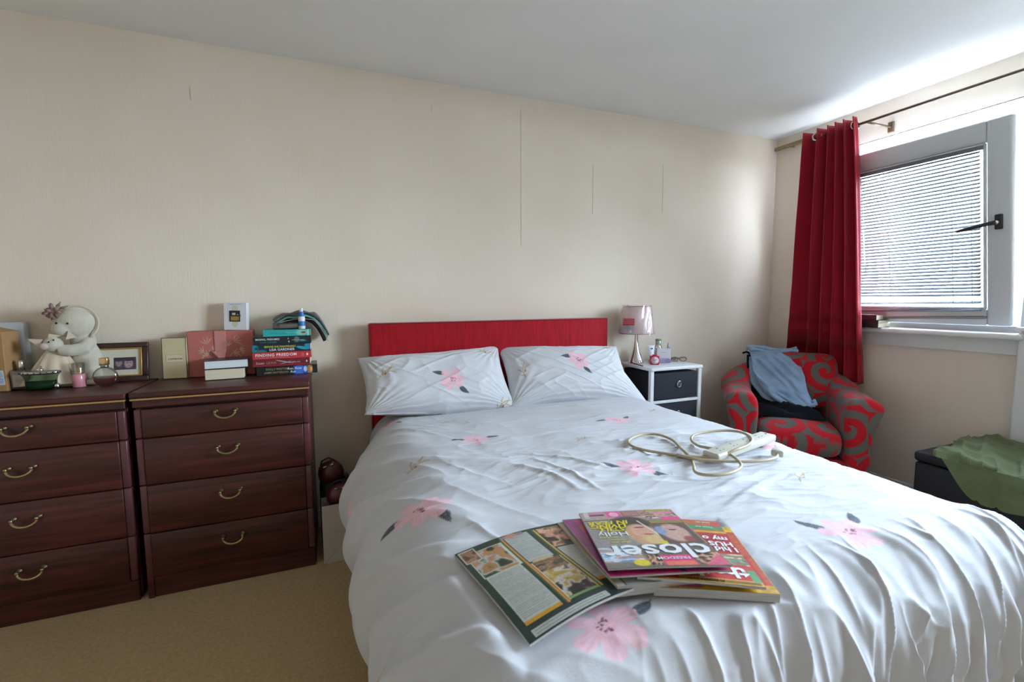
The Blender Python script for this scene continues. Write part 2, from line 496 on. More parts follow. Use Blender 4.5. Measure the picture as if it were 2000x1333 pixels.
# ------------------------------------------------------------------ curtain, pole, old track
M_TRACK = pm('old_brass_track', '#8a7a5c', 0.4, metal=0.5, var=.15, vscale=20)
M_POLE = pm('slim_brown_pole', '#6d5a44', 0.35, metal=0.3)
pole = thing('curtain_pole', 'slim brown curtain pole running along the top of the window wall', 'curtain pole', (2.795, 1.5, 2.112))
obj('pole', G().tube([(0, -2.6, 0), (0, .56, 0)], .0075, 12), M_POLE, pole)
for y in (-1.2, .22):
    obj('bracket', G().tube([(.222, y, .0), (.0, y, -.0)], .006, 8).box(.213, .225, y-.015, y+.015, -.03, .03, .003, 1), M_POLE, pole)
obj('end_cap', G().ball((0, .565, 0), .013), M_CHROME, pole)
tr_ = thing('curtain_track', 'short flat brass curtain track left on the wall by the corner', 'curtain track', (3.0, 2.28, 2.19))
obj('rail', G().box(-.03, -.012, -.14, .15, -.012, .012, .003, 2), M_TRACK, tr_)
obj('hook', G().box(-.04, -.03, -.10, -.085, -.035, .014, .002, 1), M_TRACK, tr_)
obj('bracket', G().box(-.02, .02, .03, .05, -.008, .008, .002, 1), M_TRACK, tr_)

cu = thing('curtain', 'long dark red curtain with eyelets gathered at the left of the window', 'curtain', (2.795, 1.86, 0.63))
NU, NV = 240, 90
U, V = np.meshgrid(np.linspace(0, 1, NU), np.linspace(0, 1, NV))     # U: from corner side to window side, V: foot to top
h = 2.15-.63
top0, top1 = 2.045, 1.755; bot0, bot1 = 2.085, 1.635
sag = 1-V
y0 = top0+(bot0-top0)*sag**.8; y1 = top1+(bot1-top1)*sag**.8
Uw = U+.012*np.sin(U*9+V*3)
ph = np.where(U < .3, U/.3*1.0, 1.0+(U-.3)/.7*4.2)                     # one broad pleat, then tight ones
wav = np.cos(2*PI*ph+.5*np.sin(3*V+U*5)*sag)
amp = (.046+.010*sag)*(1+.25*np.sin(U*17+2))
YY = y0+(y1-y0)*Uw+.010*np.sin(4*PI*ph)*(.5+.5*sag)
ZZ = .63+h*V+.004*np.cos(2*PI*ph)*V+.02*U*0
XX = 2.795-amp*wav+.006*fbm(U*12, V*5, 5)
back = .06*sstep(1.08, .98, ZZ)+.11*sstep(.95, .80, ZZ)             # below the sill it falls back behind the chair
YY = YY*(1+back/2.795); XX = XX+back
co = obj('cloth', grid_mesh('cloth', XX-2.795, YY-1.86, ZZ-.63), pm('dark_red_curtain_cloth', '#a21226', .65, var=.05, vscale=30, bump=.15, bscale=500, sheen=.15, spec=.3), cu)
solid(co, .0025)
ring = [(0, .021*math.cos(a), .021*math.sin(a)) for a in np.linspace(0, 2*PI, 20, endpoint=False)]
for k, (yy, xx, rz) in enumerate(((1.975, -.03, .55), (1.865, .0, 1.2), (1.775, -.004, 1.1))):
    obj('eyelet', G().tube([(p[0], p[1], p[2]) for p in ring], .006, 8, True), M_CHROME, cu, (xx, yy-1.86, 2.112-.63), (0, 0, rz))

# ------------------------------------------------------------------ printed flowers
PINK = hx('#eeb4c0'); PINKD = hx('#dd8ea0'); LEAF = hx('#3d444c'); GOLD = hx('#a98a4e'); MAROON = hx('#5b2a33')
def flower(base, U, V, cx, cy, rot=0.0, s=1.0, leaves=((PI, 1), (-.7, -1)), seed=0):
    """paints one pink flower with dark leaves; U,V in metres on the cloth"""
    m = (abs(U-cx) < .17*s) & (abs(V-cy) < .17*s)
    if not m.any(): return base
    x = (U[m]-cx)/s; y = (V[m]-cy)/s
    c, sn = math.cos(rot), math.sin(rot)
    x, y = x*c+y*sn, -x*sn+y*c
    col = base[m]
    rs = np.random.RandomState(seed)
    for (la, sd) in leaves:
        lx, ly = x-.050*math.cos(la), y-.050*math.sin(la)
        al = lx*math.cos(la)+ly*math.sin(la); pe = -lx*math.sin(la)+ly*math.cos(la)
        tt = np.clip(al/.062, 0, 1)
        pe2 = pe-sd*.020*tt*tt
        wid = .0125*np.sin(PI*tt**.8)+.0008
        a = (1-sstep(.8, 1.1, abs(pe2)/wid))*((al > -.002) & (al < .062))
        streak = .35*(vnoise(al*40+3, pe2*900, seed+4) > .6)+.5*(abs(pe2) < .0008)
        col = over(col, LEAF, a*.95); col = over(col, hx('#9aa0a6'), a*streak*.6)
    n = 6
    for k in range(n):
        a0 = 2*PI*k/n+rs.uniform(-.16, .16); Lp = rs.uniform(.058, .074); Wd = rs.uniform(.023, .030)
        al = x*math.cos(a0)+y*math.sin(a0); pe = -x*math.sin(a0)+y*math.cos(a0)
        tt = np.clip(al/Lp, 0, 1.2)
        wid = Wd*np.sqrt(np.clip(tt, 0, 1))*np.sqrt(np.clip(1-tt**6, 0, 1))+1e-5
        edge = 1-sstep(.82, 1.08, abs(pe)/wid+.15*(vnoise(al*120, pe*120, seed+k)-.5))
        a = edge*((al > 0) & (al < Lp))
        vein = .5+.5*np.sin(pe/np.maximum(al, .01)*26+k)
        tone = np.clip(.35+.5*tt*0+.35*(vnoise(al*60+k, pe*200, seed+9)-.5)+.22*vein, 0, 1)
        rgb = hx('#f6d3da')*(1-tone)[:, None]+hx('#e59db0')*tone[:, None]
        col = col*(1-(a*.85)[:, None])+rgb*(a*.85)[:, None]
    r = np.hypot(x, y); an = np.arctan2(y, x)
    fil = (abs(np.sin(an*4.5+.7)) < .18)*(r < .017)*(r > .003)
    col = over(col, PINKD, fil*.6)
    for k in range(13):
        a0 = rs.uniform(0, 2*PI); rr = rs.uniform(.002, .019)
        d = np.hypot(x-rr*math.cos(a0), y-rr*math.sin(a0))
        col = over(col, MAROON, (1-sstep(.0014, .0034, d))*.9)
    base[m] = col
    return base
def twig(base, U, V, cx, cy, rot=0.0, s=1.0):
    m = (abs(U-cx) < .08*s) & (abs(V-cy) < .08*s)
    if not m.any(): return base
    x = (U[m]-cx)/s; y = (V[m]-cy)/s
    c, sn = math.cos(rot), math.sin(rot); x, y = x*c+y*sn, -x*sn+y*c
    col = base[m]
    for (ax, ay, bx, by, cur) in ((-.045, -.012, .04, .008, .010), (-.01, -.002, .034, .026, -.006), (-.02, -.006, -.004, .028, .004), (0, 0, .028, -.018, .005), (-.03, -.008, -.038, .012, 0)):
        dx, dy = bx-ax, by-ay; L = math.hypot(dx, dy)
        t = ((x-ax)*dx+(y-ay)*dy)/L**2; p = (-(x-ax)*dy+(y-ay)*dx)/L-cur*4*np.clip(t, 0, 1)*(1-np.clip(t, 0, 1))
        a = (1-sstep(.0008, .0026, abs(p)))*((t > 0) & (t < 1))
        col = over(col, GOLD, a*.8)
    d = np.hypot(x+.01, y+.003); col = over(col, hx('#7d5a3a'), (1-sstep(.003, .006, d))*.8)
    base[m] = col
    return base

# ------------------------------------------------------------------ bed
M_REDFAB = pm('red_headboard_chenille', '#a3081a', .8, var=.22, vscale=60, bump=.5, bscale=150, stretch=(1, 1, .12), sheen=.3, spec=.2, bdist=.003)
bed = thing('double_bed', 'double bed with red fabric headboard standing against the cream wall', 'bed', (.86, 1.45, 0))
HX0, HX1, HZ = .172, 1.542, 1.034
obj('headboard', G().box(HX0-.86, HX1-.86, .885, .965, .02, HZ, .012, 3), M_REDFAB, bed)
obj('piping', G().tube([(HX0-.86+.004, .888, .3), (HX0-.86+.004, .888, HZ-.004), (HX1-.86-.004, .888, HZ-.004), (HX1-.86-.004, .888, .3)], .004, 6), pm('dark_red_piping', '#7b0c19', .7), bed)
obj('divan_base', G().box(-.69, .69, -.93, .88, .05, .33, .02, 2), pm('dark_divan_cloth', '#3a1a1c', .9, var=.1, vscale=50), bed)
obj('mattress', G().box(-.67, .67, -.91, .88, .33, .535, .04, 3), pm('mattress_ticking', '#d6d2cb', .9, var=.05), bed)
for sx in (-.62, .62):
    for sy in (-.85, .8):
        obj('castor', G().lathe([(.02, 0), (.024, .01), (.024, .04), (.015, .055)], 12, (sx, sy, 0)), M_DARKMETAL, bed)

# ------------------------------------------------------------------ duvet
M_DUVET = am('printed_white_cotton', .78, bump=.25, bscale=260, sheen=.12, spec=.25)
WHITE = hx('#c6c6ca')
ix0, ix1, iy0 = .29, 1.50, .60
TOP = .605
us = np.concatenate([np.linspace(-.33, 1.55, 560), np.linspace(1.554, 2.02, 60)])
vs2 = np.concatenate([np.linspace(.08, .3, 40, endpoint=False), np.linspace(.3, 2.30, 600)])
U, V = np.meshgrid(us, vs2)
qx = np.clip(U, ix0, ix1); qy = np.clip(V, iy0, 9)
dx, dy = U-qx, V-qy
d = np.hypot(dx, dy); nx = np.where(d > 1e-6, dx/np.maximum(d, 1e-6), 0); ny = np.where(d > 1e-6, dy/np.maximum(d, 1e-6), 0)
# how far each side swings out before it hangs
aL = .14+.125*sstep(2.25, 1.75, V)-.03*sstep(1.3, .7, V)
aR = .125+0*V; aF = .135+0*V
a = nx**2*np.where(nx < 0, aL, aR)+ny**2*aF+1e-4
b = nx**2*np.where(nx < 0, .20, .16)+ny**2*.16+1e-4
Lq = (a+b)*.5*PI*.5*(1+3*((a-b)/(a+b))**2/40)*1.0
th = np.clip(d/Lq, 0, 1)*PI/2
hor = a*np.sin(th); ver = b*(1-np.cos(th))+np.maximum(d-Lq, 0)
hang = sstep(.08, .45, d)
# along-hem coordinate for folds
s_foot = U
fold_f = (np.sin(2*PI*(U/.115+1.2*fbm(U*4, V*2, 31)))*.55+np.sin(2*PI*(U/.063+1.6*fbm(U*5, V*3, 35)+.2))*.45)
fold_f = np.sign(fold_f)*np.abs(fold_f)**.8
fold_l = np.sin(2*PI*(V/.33+.35*U+.6*fbm(V*3, U*3, 41)))*.6+np.sin(2*PI*(V/.17-.5*U+.9*fbm(V*4, U*3, 43)))*.4
out = ny**2*fold_f*(.030*hang+.004)*sstep(.0, .2, d)+nx**2*np.where(nx < 0, fold_l*.026*hang, fold_l*.015*hang)
hor = hor+out-np.where(nx < 0, nx**2*.085*sstep(Lq, Lq+.28, d), 0)
X = qx+nx*hor; Y = qy+ny*hor; Z = TOP-ver
# puffiness and wrinkles of the top
flat = 1-sstep(.02, .2, d)
Z += flat*(.014*fbm(U*2.2+3, V*2.2, 3)*2+.010*np.sin(PI*np.clip((U-.1)/1.6, 0, 1)))
Z -= .012*sstep(2.0, 2.25, V)*flat
def creases(px, py, ang, wl, wa, seed, power=3):
    c_, s_ = math.cos(ang), math.sin(ang)
    al = px*c_+py*s_; pe = -px*s_+py*c_
    warp = .45*fbm(al*3, pe*3, seed+7)
    return ridged(al/wa+seed, (pe+warp*wl*1.5)/wl, seed)**power
m_mid = np.exp(-((U-1.05)/.55)**2-((V-1.28)/.38)**2)
m_rt = np.exp(-((U-1.25)/.35)**2-((V-1.05)/.35)**2)
m_foot = sstep(.68, .54, V)*sstep(.35, .6, U)
m_left = np.exp(-((U-.22)/.2)**2)*sstep(2.1, 1.7, V)
W = .0055*m_mid*creases(U, V, R(-8), .030, .22, 51)+.0050*m_mid*creases(U, V, R(-22), .045, .26, 53)
W += .0070*m_rt*creases(U, V, R(-12), .050, .35, 57)+.0035*creases(U, V, R(25), .06, .2, 59)*np.exp(-((U-.72)/.3)**2-((V-1.2)/.25)**2)
W += .011*m_foot*creases(U, V, R(82), .055, .24, 61)+.007*m_foot*creases(U, V, R(60), .04, .2, 63)
W += .010*m_left*creases(U, V, R(-38), .10, .5, 67)+.008*m_left*creases(U, V, R(-55), .07, .4, 69)
W += .0045*np.exp(-((U-.9)/.7)**2)*creases(U, V, R(-3), .07, .4, 71)*sstep(2.2, 1.9, V)
W += .0022*creases(U, V, R(10), .028, .09, 73, 2)*(.3+.7*vnoise(U*4, V*4, 75))
W += .0040*np.exp(-((U-1.05)/.45)**2-((V-1.25)/.34)**2)*creases(U, V, R(-6), .016, .13, 81, 2)*(.3+.7*vnoise(U*7, V*7, 83))
W += .0035*np.exp(-((U-1.2)/.35)**2-((V-.92)/.2)**2)*creases(U, V, R(-20), .020, .16, 85, 2)
W *= 1.1
W += .0008*fbm(U*40, V*40, 77)
def ridge(pts, w, hgt):
    """a single named fold along a polyline"""
    acc = np.zeros_like(U)
    P = np.array(pts); 
    best = np.full(U.shape, 9.0); tpar = np.zeros_like(U); tot = len(P)-1
    for i in range(tot):
        A, B = P[i], P[i+1]; L2 = ((B-A)**2).sum()
        t_ = np.clip(((U-A[0])*(B[0]-A[0])+(V-A[1])*(B[1]-A[1]))/L2, 0, 1)
        dd = np.hypot(U-A[0]-t_*(B[0]-A[0]), V-A[1]-t_*(B[1]-A[1]))
        k = dd < best; best = np.where(k, dd, best); tpar = np.where(k, (i+t_)/tot, tpar)
    return hgt*np.exp(-(best/w)**2)*np.sin(PI*np.clip(tpar*.94+.03, 0, 1))**.6
for pts, w_, h_ in (
    ([(.05, 1.75), (.16, 1.55), (.35, 1.42), (.52, 1.36)], .03, .016), ([(.0, 1.45), (.14, 1.36), (.33, 1.28)], .03, .014),
    ([(-.02, 1.12), (.10, 1.02), (.26, .93), (.36, .84)], .026, .016), ([(-.02, .95), (.10, .88), (.24, .80)], .024, .014),
    ([(.02, .78), (.16, .70), (.30, .62)], .024, .013), ([(.20, 1.95), (.3, 1.80), (.5, 1.72)], .02, .008),
    ([(.52, 1.33), (.60, 1.22), (.63, 1.08)], .014, .011), ([(.60, 1.36), (.66, 1.22), (.68, 1.05)], .012, .010),
    ([(.58, 1.42), (.72, 1.30), (.80, 1.18)], .012, .009), ([(.60, 1.12), (.80, 1.05), (1.02, .99)], .016, .009),
    ([(.78, .93), (.98, .93), (1.20, .98)], .016, .011), ([(.90, .84), (1.05, .89), (1.3, .96)], .014, .008),
    ([(.8, 1.52), (1.1, 1.47), (1.45, 1.45)], .012, .006), ([(.7, 1.44), (1.0, 1.36), (1.4, 1.3)], .012, .007)):
    W += ridge(pts, w_*.75, h_*(.95 if pts[0][0] < .3 else .6))
# wrinkles stand off along the local outward direction
nz_ = np.cos(th); nh = np.sin(th)
X += nx*nh*W; Y += ny*nh*W; Z += nz_*W
Z = np.maximum(Z, .035)
def press(c, t_):
    """the cloth lies flat under the weight of a magazine: near left, near right, far left, far right corners"""
    global Z
    c = np.array(c); e1 = c[1, :2]-c[0, :2]; e2 = c[2, :2]-c[0, :2]; det = e1[0]*e2[1]-e1[1]*e2[0]
    rx, ry = X-c[0, 0], Y-c[0, 1]
    a_ = (rx*e2[1]-ry*e2[0])/det; b_ = (ry*e1[0]-rx*e1[1])/det
    out_ = np.maximum(np.maximum(-a_, a_-1), np.maximum(-b_, b_-1))
    ac, bc = np.clip(a_, 0, 1), np.clip(b_, 0, 1)
    zp = c[0, 2]*(1-ac)*(1-bc)+c[1, 2]*ac*(1-bc)+c[2, 2]*(1-ac)*bc+c[3, 2]*ac*bc-t_
    near = (Z > .45)
    w_ = 1-sstep(.04, .22, out_)
    Z = np.where(near, Z+(np.minimum(Z, zp)-Z)*w_, Z)
press(((0.265, 0.603, 0.620), (0.501, 0.637, 0.634), (0.222, 0.897, 0.618), (0.470, 0.912, 0.630)), .011)
press(((0.519, 0.628, 0.632), (0.720, 0.537, 0.628), (0.601, 0.872, 0.626), (0.834, 0.755, 0.624)), .019)
press(((0.450, 0.640, 0.644), (0.665, 0.597, 0.644), (0.470, 0.912, 0.630), (0.716, 0.849, 0.630)), .023)
colr = np.zeros(U.shape+(3,)); colr[:] = WHITE
for k, (cx, cy, rot, s_, lv) in enumerate((
    (.494, 1.625, .2, .85, ((2.6, 1), (.0, -1))), (1.146, 1.655, .1, .9, ((2.7, 1), (.2, 1))),
    (.873, 1.152, -.1, .98, ((2.65, -1), (-1.0, 1))), (.212, 1.148, .1, 1.0, ((2.9, 1), (-1.1, -1))),
    (1.085, .645, -.3, 1.0, ((2.75, -1), (.75, 1))), (.395, .60, .3, 1.05, ((-.25, 1),)),
    (.205, 2.10, .2, .95, ((-.9, -1), (2.9, 1))), (1.47, 1.135, 0., .9, ((-.35, 1), (2.8, 1))),
    (-.06, 1.55, .5, 1.0, ((1.3, 1), (-1.6, -1))), (.82, 2.2, .4, .9, ((-1.0, 1), (2.4, 1))))):
    colr = flower(colr, U, V, cx, cy, rot, s_, lv, 11+k)
for (cx, cy, rt_) in ((.465, 1.934, .2), (1.107, 1.971, .1), (.25, 1.45, .4), (.863, 1.457, .3), (1.288, .905, .2), (.02, .78, 1.5), (1.42, 1.75, .3), (.65, .86, .6)):
    colr = twig(colr, U, V, cx, cy, rt_)
du = obj('duvet', grid_mesh('duvet', X, Y, Z, colr), M_DUVET)
tag(du, 'crumpled white duvet with pink flowers and dark leaves spread over the bed', 'duvet')

def duvet_z(x, y):
    """height of the duvet top near a spot"""
    k = np.argmin((X-x)**2+(Y-y)**2+ (Z < .5)*9); return float(Z.flat[k])

# ------------------------------------------------------------------ pillows
def pillow(name, label, loc, rot, hw, hh, T, ears, flowers, twigs, seed, lift=0.0, reach=0.0):
    nu, nv = 230, 160
    u, v = np.meshgrid(np.linspace(-1, 1, nu), np.linspace(-1, 1, nv))
    x = hw*u*(1-.055*(1-v**2)*u**2); y = hh*v*(1-.075*(1-u**2)*v**2)
    y = y+lift*np.clip(-u, 0, 1)*np.clip(-v, 0, 1); x = x+reach*np.clip(u, 0, 1)*np.clip(-v, 0, 1)
    for (su, sv, amt) in ears:
        k = np.clip(su*u, 0, 1)**6*np.clip(sv*v, 0, 1)**6
        x = x+su*amt*k*.4; y = y+sv*amt*k
    env = np.clip((1-u**4)*(1-v**4), 0, 1)**.62
    # creases run in from the corners and seams
    rad = np.arctan2(1-abs(v), 1-abs(u)); edge = 1-np.minimum(1-abs(u), 1-abs(v))
    w = .0045*(edge**3)*np.sin(38*rad+7*fbm(u*2, v*2, seed))*env**.5
    w += .010*fbm(u*2.5+seed, v*2.2, seed+1)*env+.006*creases(x, y, .35, .05, .2, seed+3)*env+.004*creases(x, y, -.5, .035, .15, seed+5)*env
    zf = T*env*(1+.18*np.sin(2.2*u+1)*.5)+w+.002
    zb = -T*.75*env-.002
    lip = ((abs(u) > .985) | (abs(v) > .985))
    zf = np.where(lip, .002, zf)
    col = np.zeros(u.shape+(3,)); col[:] = hx('#d0d0d4')
    for k, (cx, cy, rt_, s_, lv) in enumerate(flowers): col = flower(col, x, y, cx, cy, rt_, s_, lv, seed+20+k)
    for (cx, cy, rt_) in twigs: col = twig(col, x, y, cx, cy, rt_, 1.1)
    front = grid_mesh(name, x, y, zf, col)
    back = grid_mesh('pillow_back', x, y, zb, np.full(u.shape+(3,), .9), flip=True)
    bm = bmesh.new(); bm.from_mesh(front); bm.from_mesh(back)
    bmesh.ops.remove_doubles(bm, verts=[q for q in bm.verts if abs(q.co.z) < .0045 and (abs(q.co.x) > hw*.9 or abs(q.co.y) > hh*.85)], dist=.0045)
    bm.to_mesh(front); bm.free()
    o = obj(name, front, M_DUVET, None, loc, rot)
    return tag(o, label, 'pillow')
pillow('pillow', 'plump white pillow with one raised pointed corner, beside the dresser end of the headboard', (.487, 2.225, .732), (R(50), R(-1), R(2)), .368, .185, .085,
       ((1, 1, .05),), ((.045, -.035, .15, .92, ((2.3, 1), (-1.2, 1))),), ((-.25, .05, .3), (.27, .12, -.2), (.30, -.17, .2)), 101, .06, .0)
pillow('pillow', 'white flowered pillow nearest the bedside lamp, sloping down to the right', (1.207, 2.215, .728), (R(48), R(2), R(-4)), .372, .19, .085,
       ((1, 1, .01), (-1, -1, .02)), ((.04, .035, .1, .92, ((2.6, 1), (-1.3, 1))),), ((-.27, .0, 1.2), (.27, .14, .1)), 141, .0, .06)

# ------------------------------------------------------------------ chests of drawers
def mahogany():
    m = bpy.data.materials.new('mahogany_veneer'); m.use_nodes = True
    nt = m.node_tree; n = nt.nodes; l = nt.links; b = n['Principled BSDF']
    b.inputs['Roughness'].default_value = 0.38; b.inputs['Specular IOR Level'].default_value = 0.45
    tc = n.new('ShaderNodeTexCoord'); mp = n.new('ShaderNodeMapping'); mp.inputs['Scale'].default_value = (1.0, 9, 14)
    l.new(tc.outputs['Object'], mp.inputs['Vector'])
    nz = n.new('ShaderNodeTexNoise'); nz.inputs['Scale'].default_value = 3.2; nz.inputs['Detail'].default_value = 6; nz.inputs['Distortion'].default_value = .6
    l.new(mp.outputs[0], nz.inputs['Vector'])
    rp = n.new('ShaderNodeValToRGB')
    rp.color_ramp.elements[0].position = .28; rp.color_ramp.elements[0].color = lc('#2e1514')
    rp.color_ramp.elements[1].position = .75; rp.color_ramp.elements[1].color = lc('#5c2a27')
    l.new(nz.outputs['Fac'], rp.inputs[0]); l.new(rp.outputs[0], b.inputs['Base Color'])
    return m
M_WOOD = mahogany()
M_STRIP = pm('bevel_edge_wood', '#5d363a', .3, var=.1, vscale=30)
M_GILT = pm('gilt_line', '#b98f5c', .4, metal=.3)
M_BRASS = pm('aged_brass', '#a3936e', .3, metal=.9, var=.2, vscale=60)
DH = .812
def chest(name, label, loc):
    t = thing(name, label, 'chest of drawers', loc, 0, 'matching chests of drawers')
    w, dp = .30, .365
    obj('carcass', G().box(-w, w, -dp+.03, 0, .0, DH-.03, .003, 1), M_WOOD, t)
    obj('top_board', G().box(-w-.006, w+.006, -dp-.004, 0, DH-.022, DH, .005, 3), M_WOOD, t)
    obj('gilt_line', G().box(-w-.004, w+.004, -dp-.0035, -dp+.01, DH-.030, DH-.0235, .001, 1), M_GILT, t)
    obj('top_rail', G().box(-w, w, -dp+.004, -dp+.032, DH-.058, DH-.030, .002, 1), M_WOOD, t)
    zs = (.748, .635, .452, .262, .085)
    hand = (.705, .562, .380, .190)
    for k in range(4):
        z1, z0 = zs[k]-.002, zs[k+1]+.002
        d_ = obj('drawer', G().box(-w+.026, w-.026, -dp, -dp+.03, z0, z1, .003, 2), M_WOOD, t)
        for sx in (-1, 1):
            obj('edge_strip', G().box(min(sx*(w-.026), sx*(w-.002)), max(sx*(w-.026), sx*(w-.002)), -dp+.004, -dp+.03, z0, z1, .004, 2), M_STRIP, d_)
        hz_ = hand[k]
        pa = [(.035*math.cos(a), -dp-.018-.006*math.sin(-a), hz_+.012+.024*math.sin(a)) for a in np.linspace(-PI-.15, .15, 17)]
        rr = [.0035+.0013*math.sin(PI*i/16) for i in range(17)]
        hdl = obj('handle', G().tube(pa, rr, 8), M_BRASS, d_)
        for sx in (-1, 1):
            gg = G().lathe([(.002, 0), (.009, .002), (.009, .005), (.005, .008), (.0045, .018), (.006, .022), (.003, .026)], 12, M=Matrix.Translation((sx*.034, -dp, hz_+.014)) @ Matrix.Rotation(R(90), 4, 'X'))
            obj('handle_post', gg, M_BRASS, hdl)
    obj('plinth', G().box(-w+.004, w-.004, -dp+.012, -dp+.03, .0, .083, .002, 1), M_WOOD, t)
    obj('foot_block', G().box(-w+.002, -w+.022, -dp+.006, -dp+.012, .0, .088, .001, 1), M_WOOD, t)
    return t
chest('chest_of_drawers', 'dark mahogany chest of drawers with the stack of books on top, nearer the bed', (-.400, 2.435, 0))
chest('chest_of_drawers', 'dark mahogany chest of drawers at the left edge under the perfume bottles', (-1.022, 2.435, 0))

# ------------------------------------------------------------------ things on the left chest
DT = DH+.001
M_CARD = pm('brown_cardboard', '#a98258', .85, var=.06, vscale=14)
M_CARDW = pm('pale_grey_card', '#b9bcbc', .7, var=.05, vscale=10)
M_INK = pm('black_ink', '#26262a', .6)
M_GREYINK = pm('grey_ink', '#8a8a8c', .6)
M_WHINK = pm('white_ink', '#ecebe6', .6)
M_LABEL = am('printed_label', .55)
def canvas_plate(name, cv, w, h, M, parent, mat=None):
    """prints a canvas on a flat plate of w x h metres placed by M (x right, y up)"""
    x = (cv.X-.5)*w; y = (cv.Y-.5)*h
    P = np.stack([x, y, 0*x, np.ones_like(x)], -1) @ np.array(M).T
    me = grid_mesh(name, P[..., 0], P[..., 1], P[..., 2], cv.a, smooth=False)
    return obj(name, me, mat or M_LABEL, parent)

b1 = thing('cardboard_box', 'open brown cardboard box with a printed blue and white label at the left edge', 'box', (-1.235, 2.345, DT), R(-4))
obj('carton', G().box(-.09, .09, -.045, .045, 0, .225, .002, 1), M_CARD, b1)
obj('carton_flap', G().add([(.09, -.045, .225), (.09, .045, .225), (-.02, .045, .255), (-.02, -.045, .255), (.09, -.045, .222), (.09, .045, .222), (-.02, .045, .252), (-.02, -.045, .252)], [(0, 1, 2, 3), (7, 6, 5, 4), (0, 4, 5, 1), (2, 6, 7, 3), (1, 5, 6, 2), (3, 7, 4, 0)]), M_CARD, b1)
cv = Canvas(60, 70, '#c9d3df'); cv.lines(.1, .9, .12, .9, 9, '#5f7396', .5, .7, 3); cv.rect(.12, .3, .1, .4, '#5f7396')
canvas_plate('label', cv, .045, .055, frame((.062, -.0462, .052), (1, 0, .06), (-.06, 0, 1)), b1)
b2 = thing('pale_card_box', 'tall pale grey box standing behind the brown cardboard box', 'box', (-1.19, 2.415, DT), 0)
obj('carton', G().box(-.10, .055, -.02, .02, 0, .258, .003, 2), M_CARDW, b2)

M_CLEAR = film('bottle_glass', '#eef2ee', .10, .03)
def glass_mat(name, col, rough=.02):
    return pm(name, col, rough, trans=1.0, ior=1.33)
# clear perfume bottle
p = thing('perfume_bottle', 'square clear perfume bottle with a pale label and silver cap beside the cardboard box', 'perfume bottle', (-1.118, 2.325, DT), R(6))
obj('flask', G().box(-.032, .032, -.017, .017, 0, .078, .006, 3), M_CLEAR, p)
obj('liquid', G().box(-.028, .028, -.013, .013, .006, .055, .004, 2), pm('pale_scent', '#c6beb0', .05, trans=.7), p)
cv = Canvas(40, 40, '#bdb6ae'); cv.lines(.2, .8, .3, .75, 4, '#7d776f', .4, .7, 2)
canvas_plate('label', cv, .044, .046, frame((0, -.0178, .036), (1, 0, 0), (0, 0, 1)), p)
obj('spray_cap', G().lathe([(.009, .078), (.010, .08), (.0095, .105), (.008, .113), (.002, .115)], 16), M_CHROME, p)

# green flask on its side, silver studded rim
p = thing('perfume_bottle', 'wide green glass perfume bottle with a silver studded rim in front of the soft toy', 'perfume bottle', (-1.045, 2.285, DT), R(4))
prof = [(.030, 0), (.043, .004), (.047, .018), (.047, .038), (.050, .052), (.057, .062)]
obj('flask', G().lathe(prof, 28, sy=.45), glass_mat('green_glass', '#8fb39a', .03), p)
obj('liquid', G().lathe([(.026, .004), (.039, .007), (.042, .018), (.042, .036)], 28, sy=.40), pm('green_scent', '#3f6a4c', .1, trans=.35), p)
rim = obj('rim', G().lathe([(.056, .061), (.060, .064), (.060, .071), (.050, .074)], 28, sy=.45), M_STEEL, p)
gg = G()
for k in range(10):
    a = PI+PI*(k+.5)/10
    gg.ball((.060*math.cos(a), .027*math.sin(a), .067), .0026, 8)
obj('stud', gg, M_DARKMETAL, rim)
obj('nozzle', G().lathe([(.010, .073), (.010, .080), (.006, .082), (.005, .092), (.001, .094)], 14), M_CHROME, p)
obj('foot', G().ball((.047, -.006, .012), (.010, .012, .012), 12), M_CHROME, p)

# pink spray
p = thing('body_spray', 'small pink cylinder spray with a clear cap standing before the picture frame', 'spray bottle', (-.937, 2.30, DT))
obj('can', G().lathe([(.019, 0), (.021, .002), (.021, .050), (.019, .053)], 24), pm('pink_lacquer', '#cf8a94', .25, coat=.4), p)
obj('gold_collar', G().lathe([(.015, .053), (.0155, .055), (.0155, .064), (.008, .066), (.008, .078), (.002, .080)], 20), pm('pale_gold', '#cdb083', .2, metal=.9), p)
obj('clear_cap', G().lathe([(.0195, .052), (.0195, .094), (.018, .096), (.001, .0965)], 24, cap=False), M_CLEAR, p)

# round flask with red scent
p = thing('perfume_bottle', 'round flat clear perfume bottle half full of red scent in front of the picture frame', 'perfume bottle', (-.848, 2.285, DT), R(-3))
Mr = Matrix.Translation((0, 0, .036)) @ Matrix.Rotation(R(90), 4, 'X')
def disc_prof(rad, hy_): return [(rad*.55, -hy_), (rad*.9, -hy_*.75), (rad, -hy_*.2), (rad, hy_*.2), (rad*.9, hy_*.75), (rad*.55, hy_)]
obj('flask', G().lathe(disc_prof(.042, .014), 32, M=Mr), M_CLEAR, p)
# the scent fills the lower half: a half disc
arc = [(.037*math.cos(a), .037*math.sin(a)) for a in np.linspace(PI-.12, 2*PI+.12, 22)]
obj('liquid', G().prism(arc, -.010, .010, M=Mr), pm('red_scent', '#8d3040', .05, trans=.45), p)
obj('base_step', G().box(-.018, .018, -.011, .011, 0, .004, .001, 1), M_CLEAR, p)
obj('neck', G().lathe([(.013, .076), (.013, .084)], 16), M_STEEL, p)
obj('cap', G().box(-.014, .014, -.010, .010, .084, .114, .002, 2), pm('gold_cap', '#c9ad86', .18, metal=.95), p)

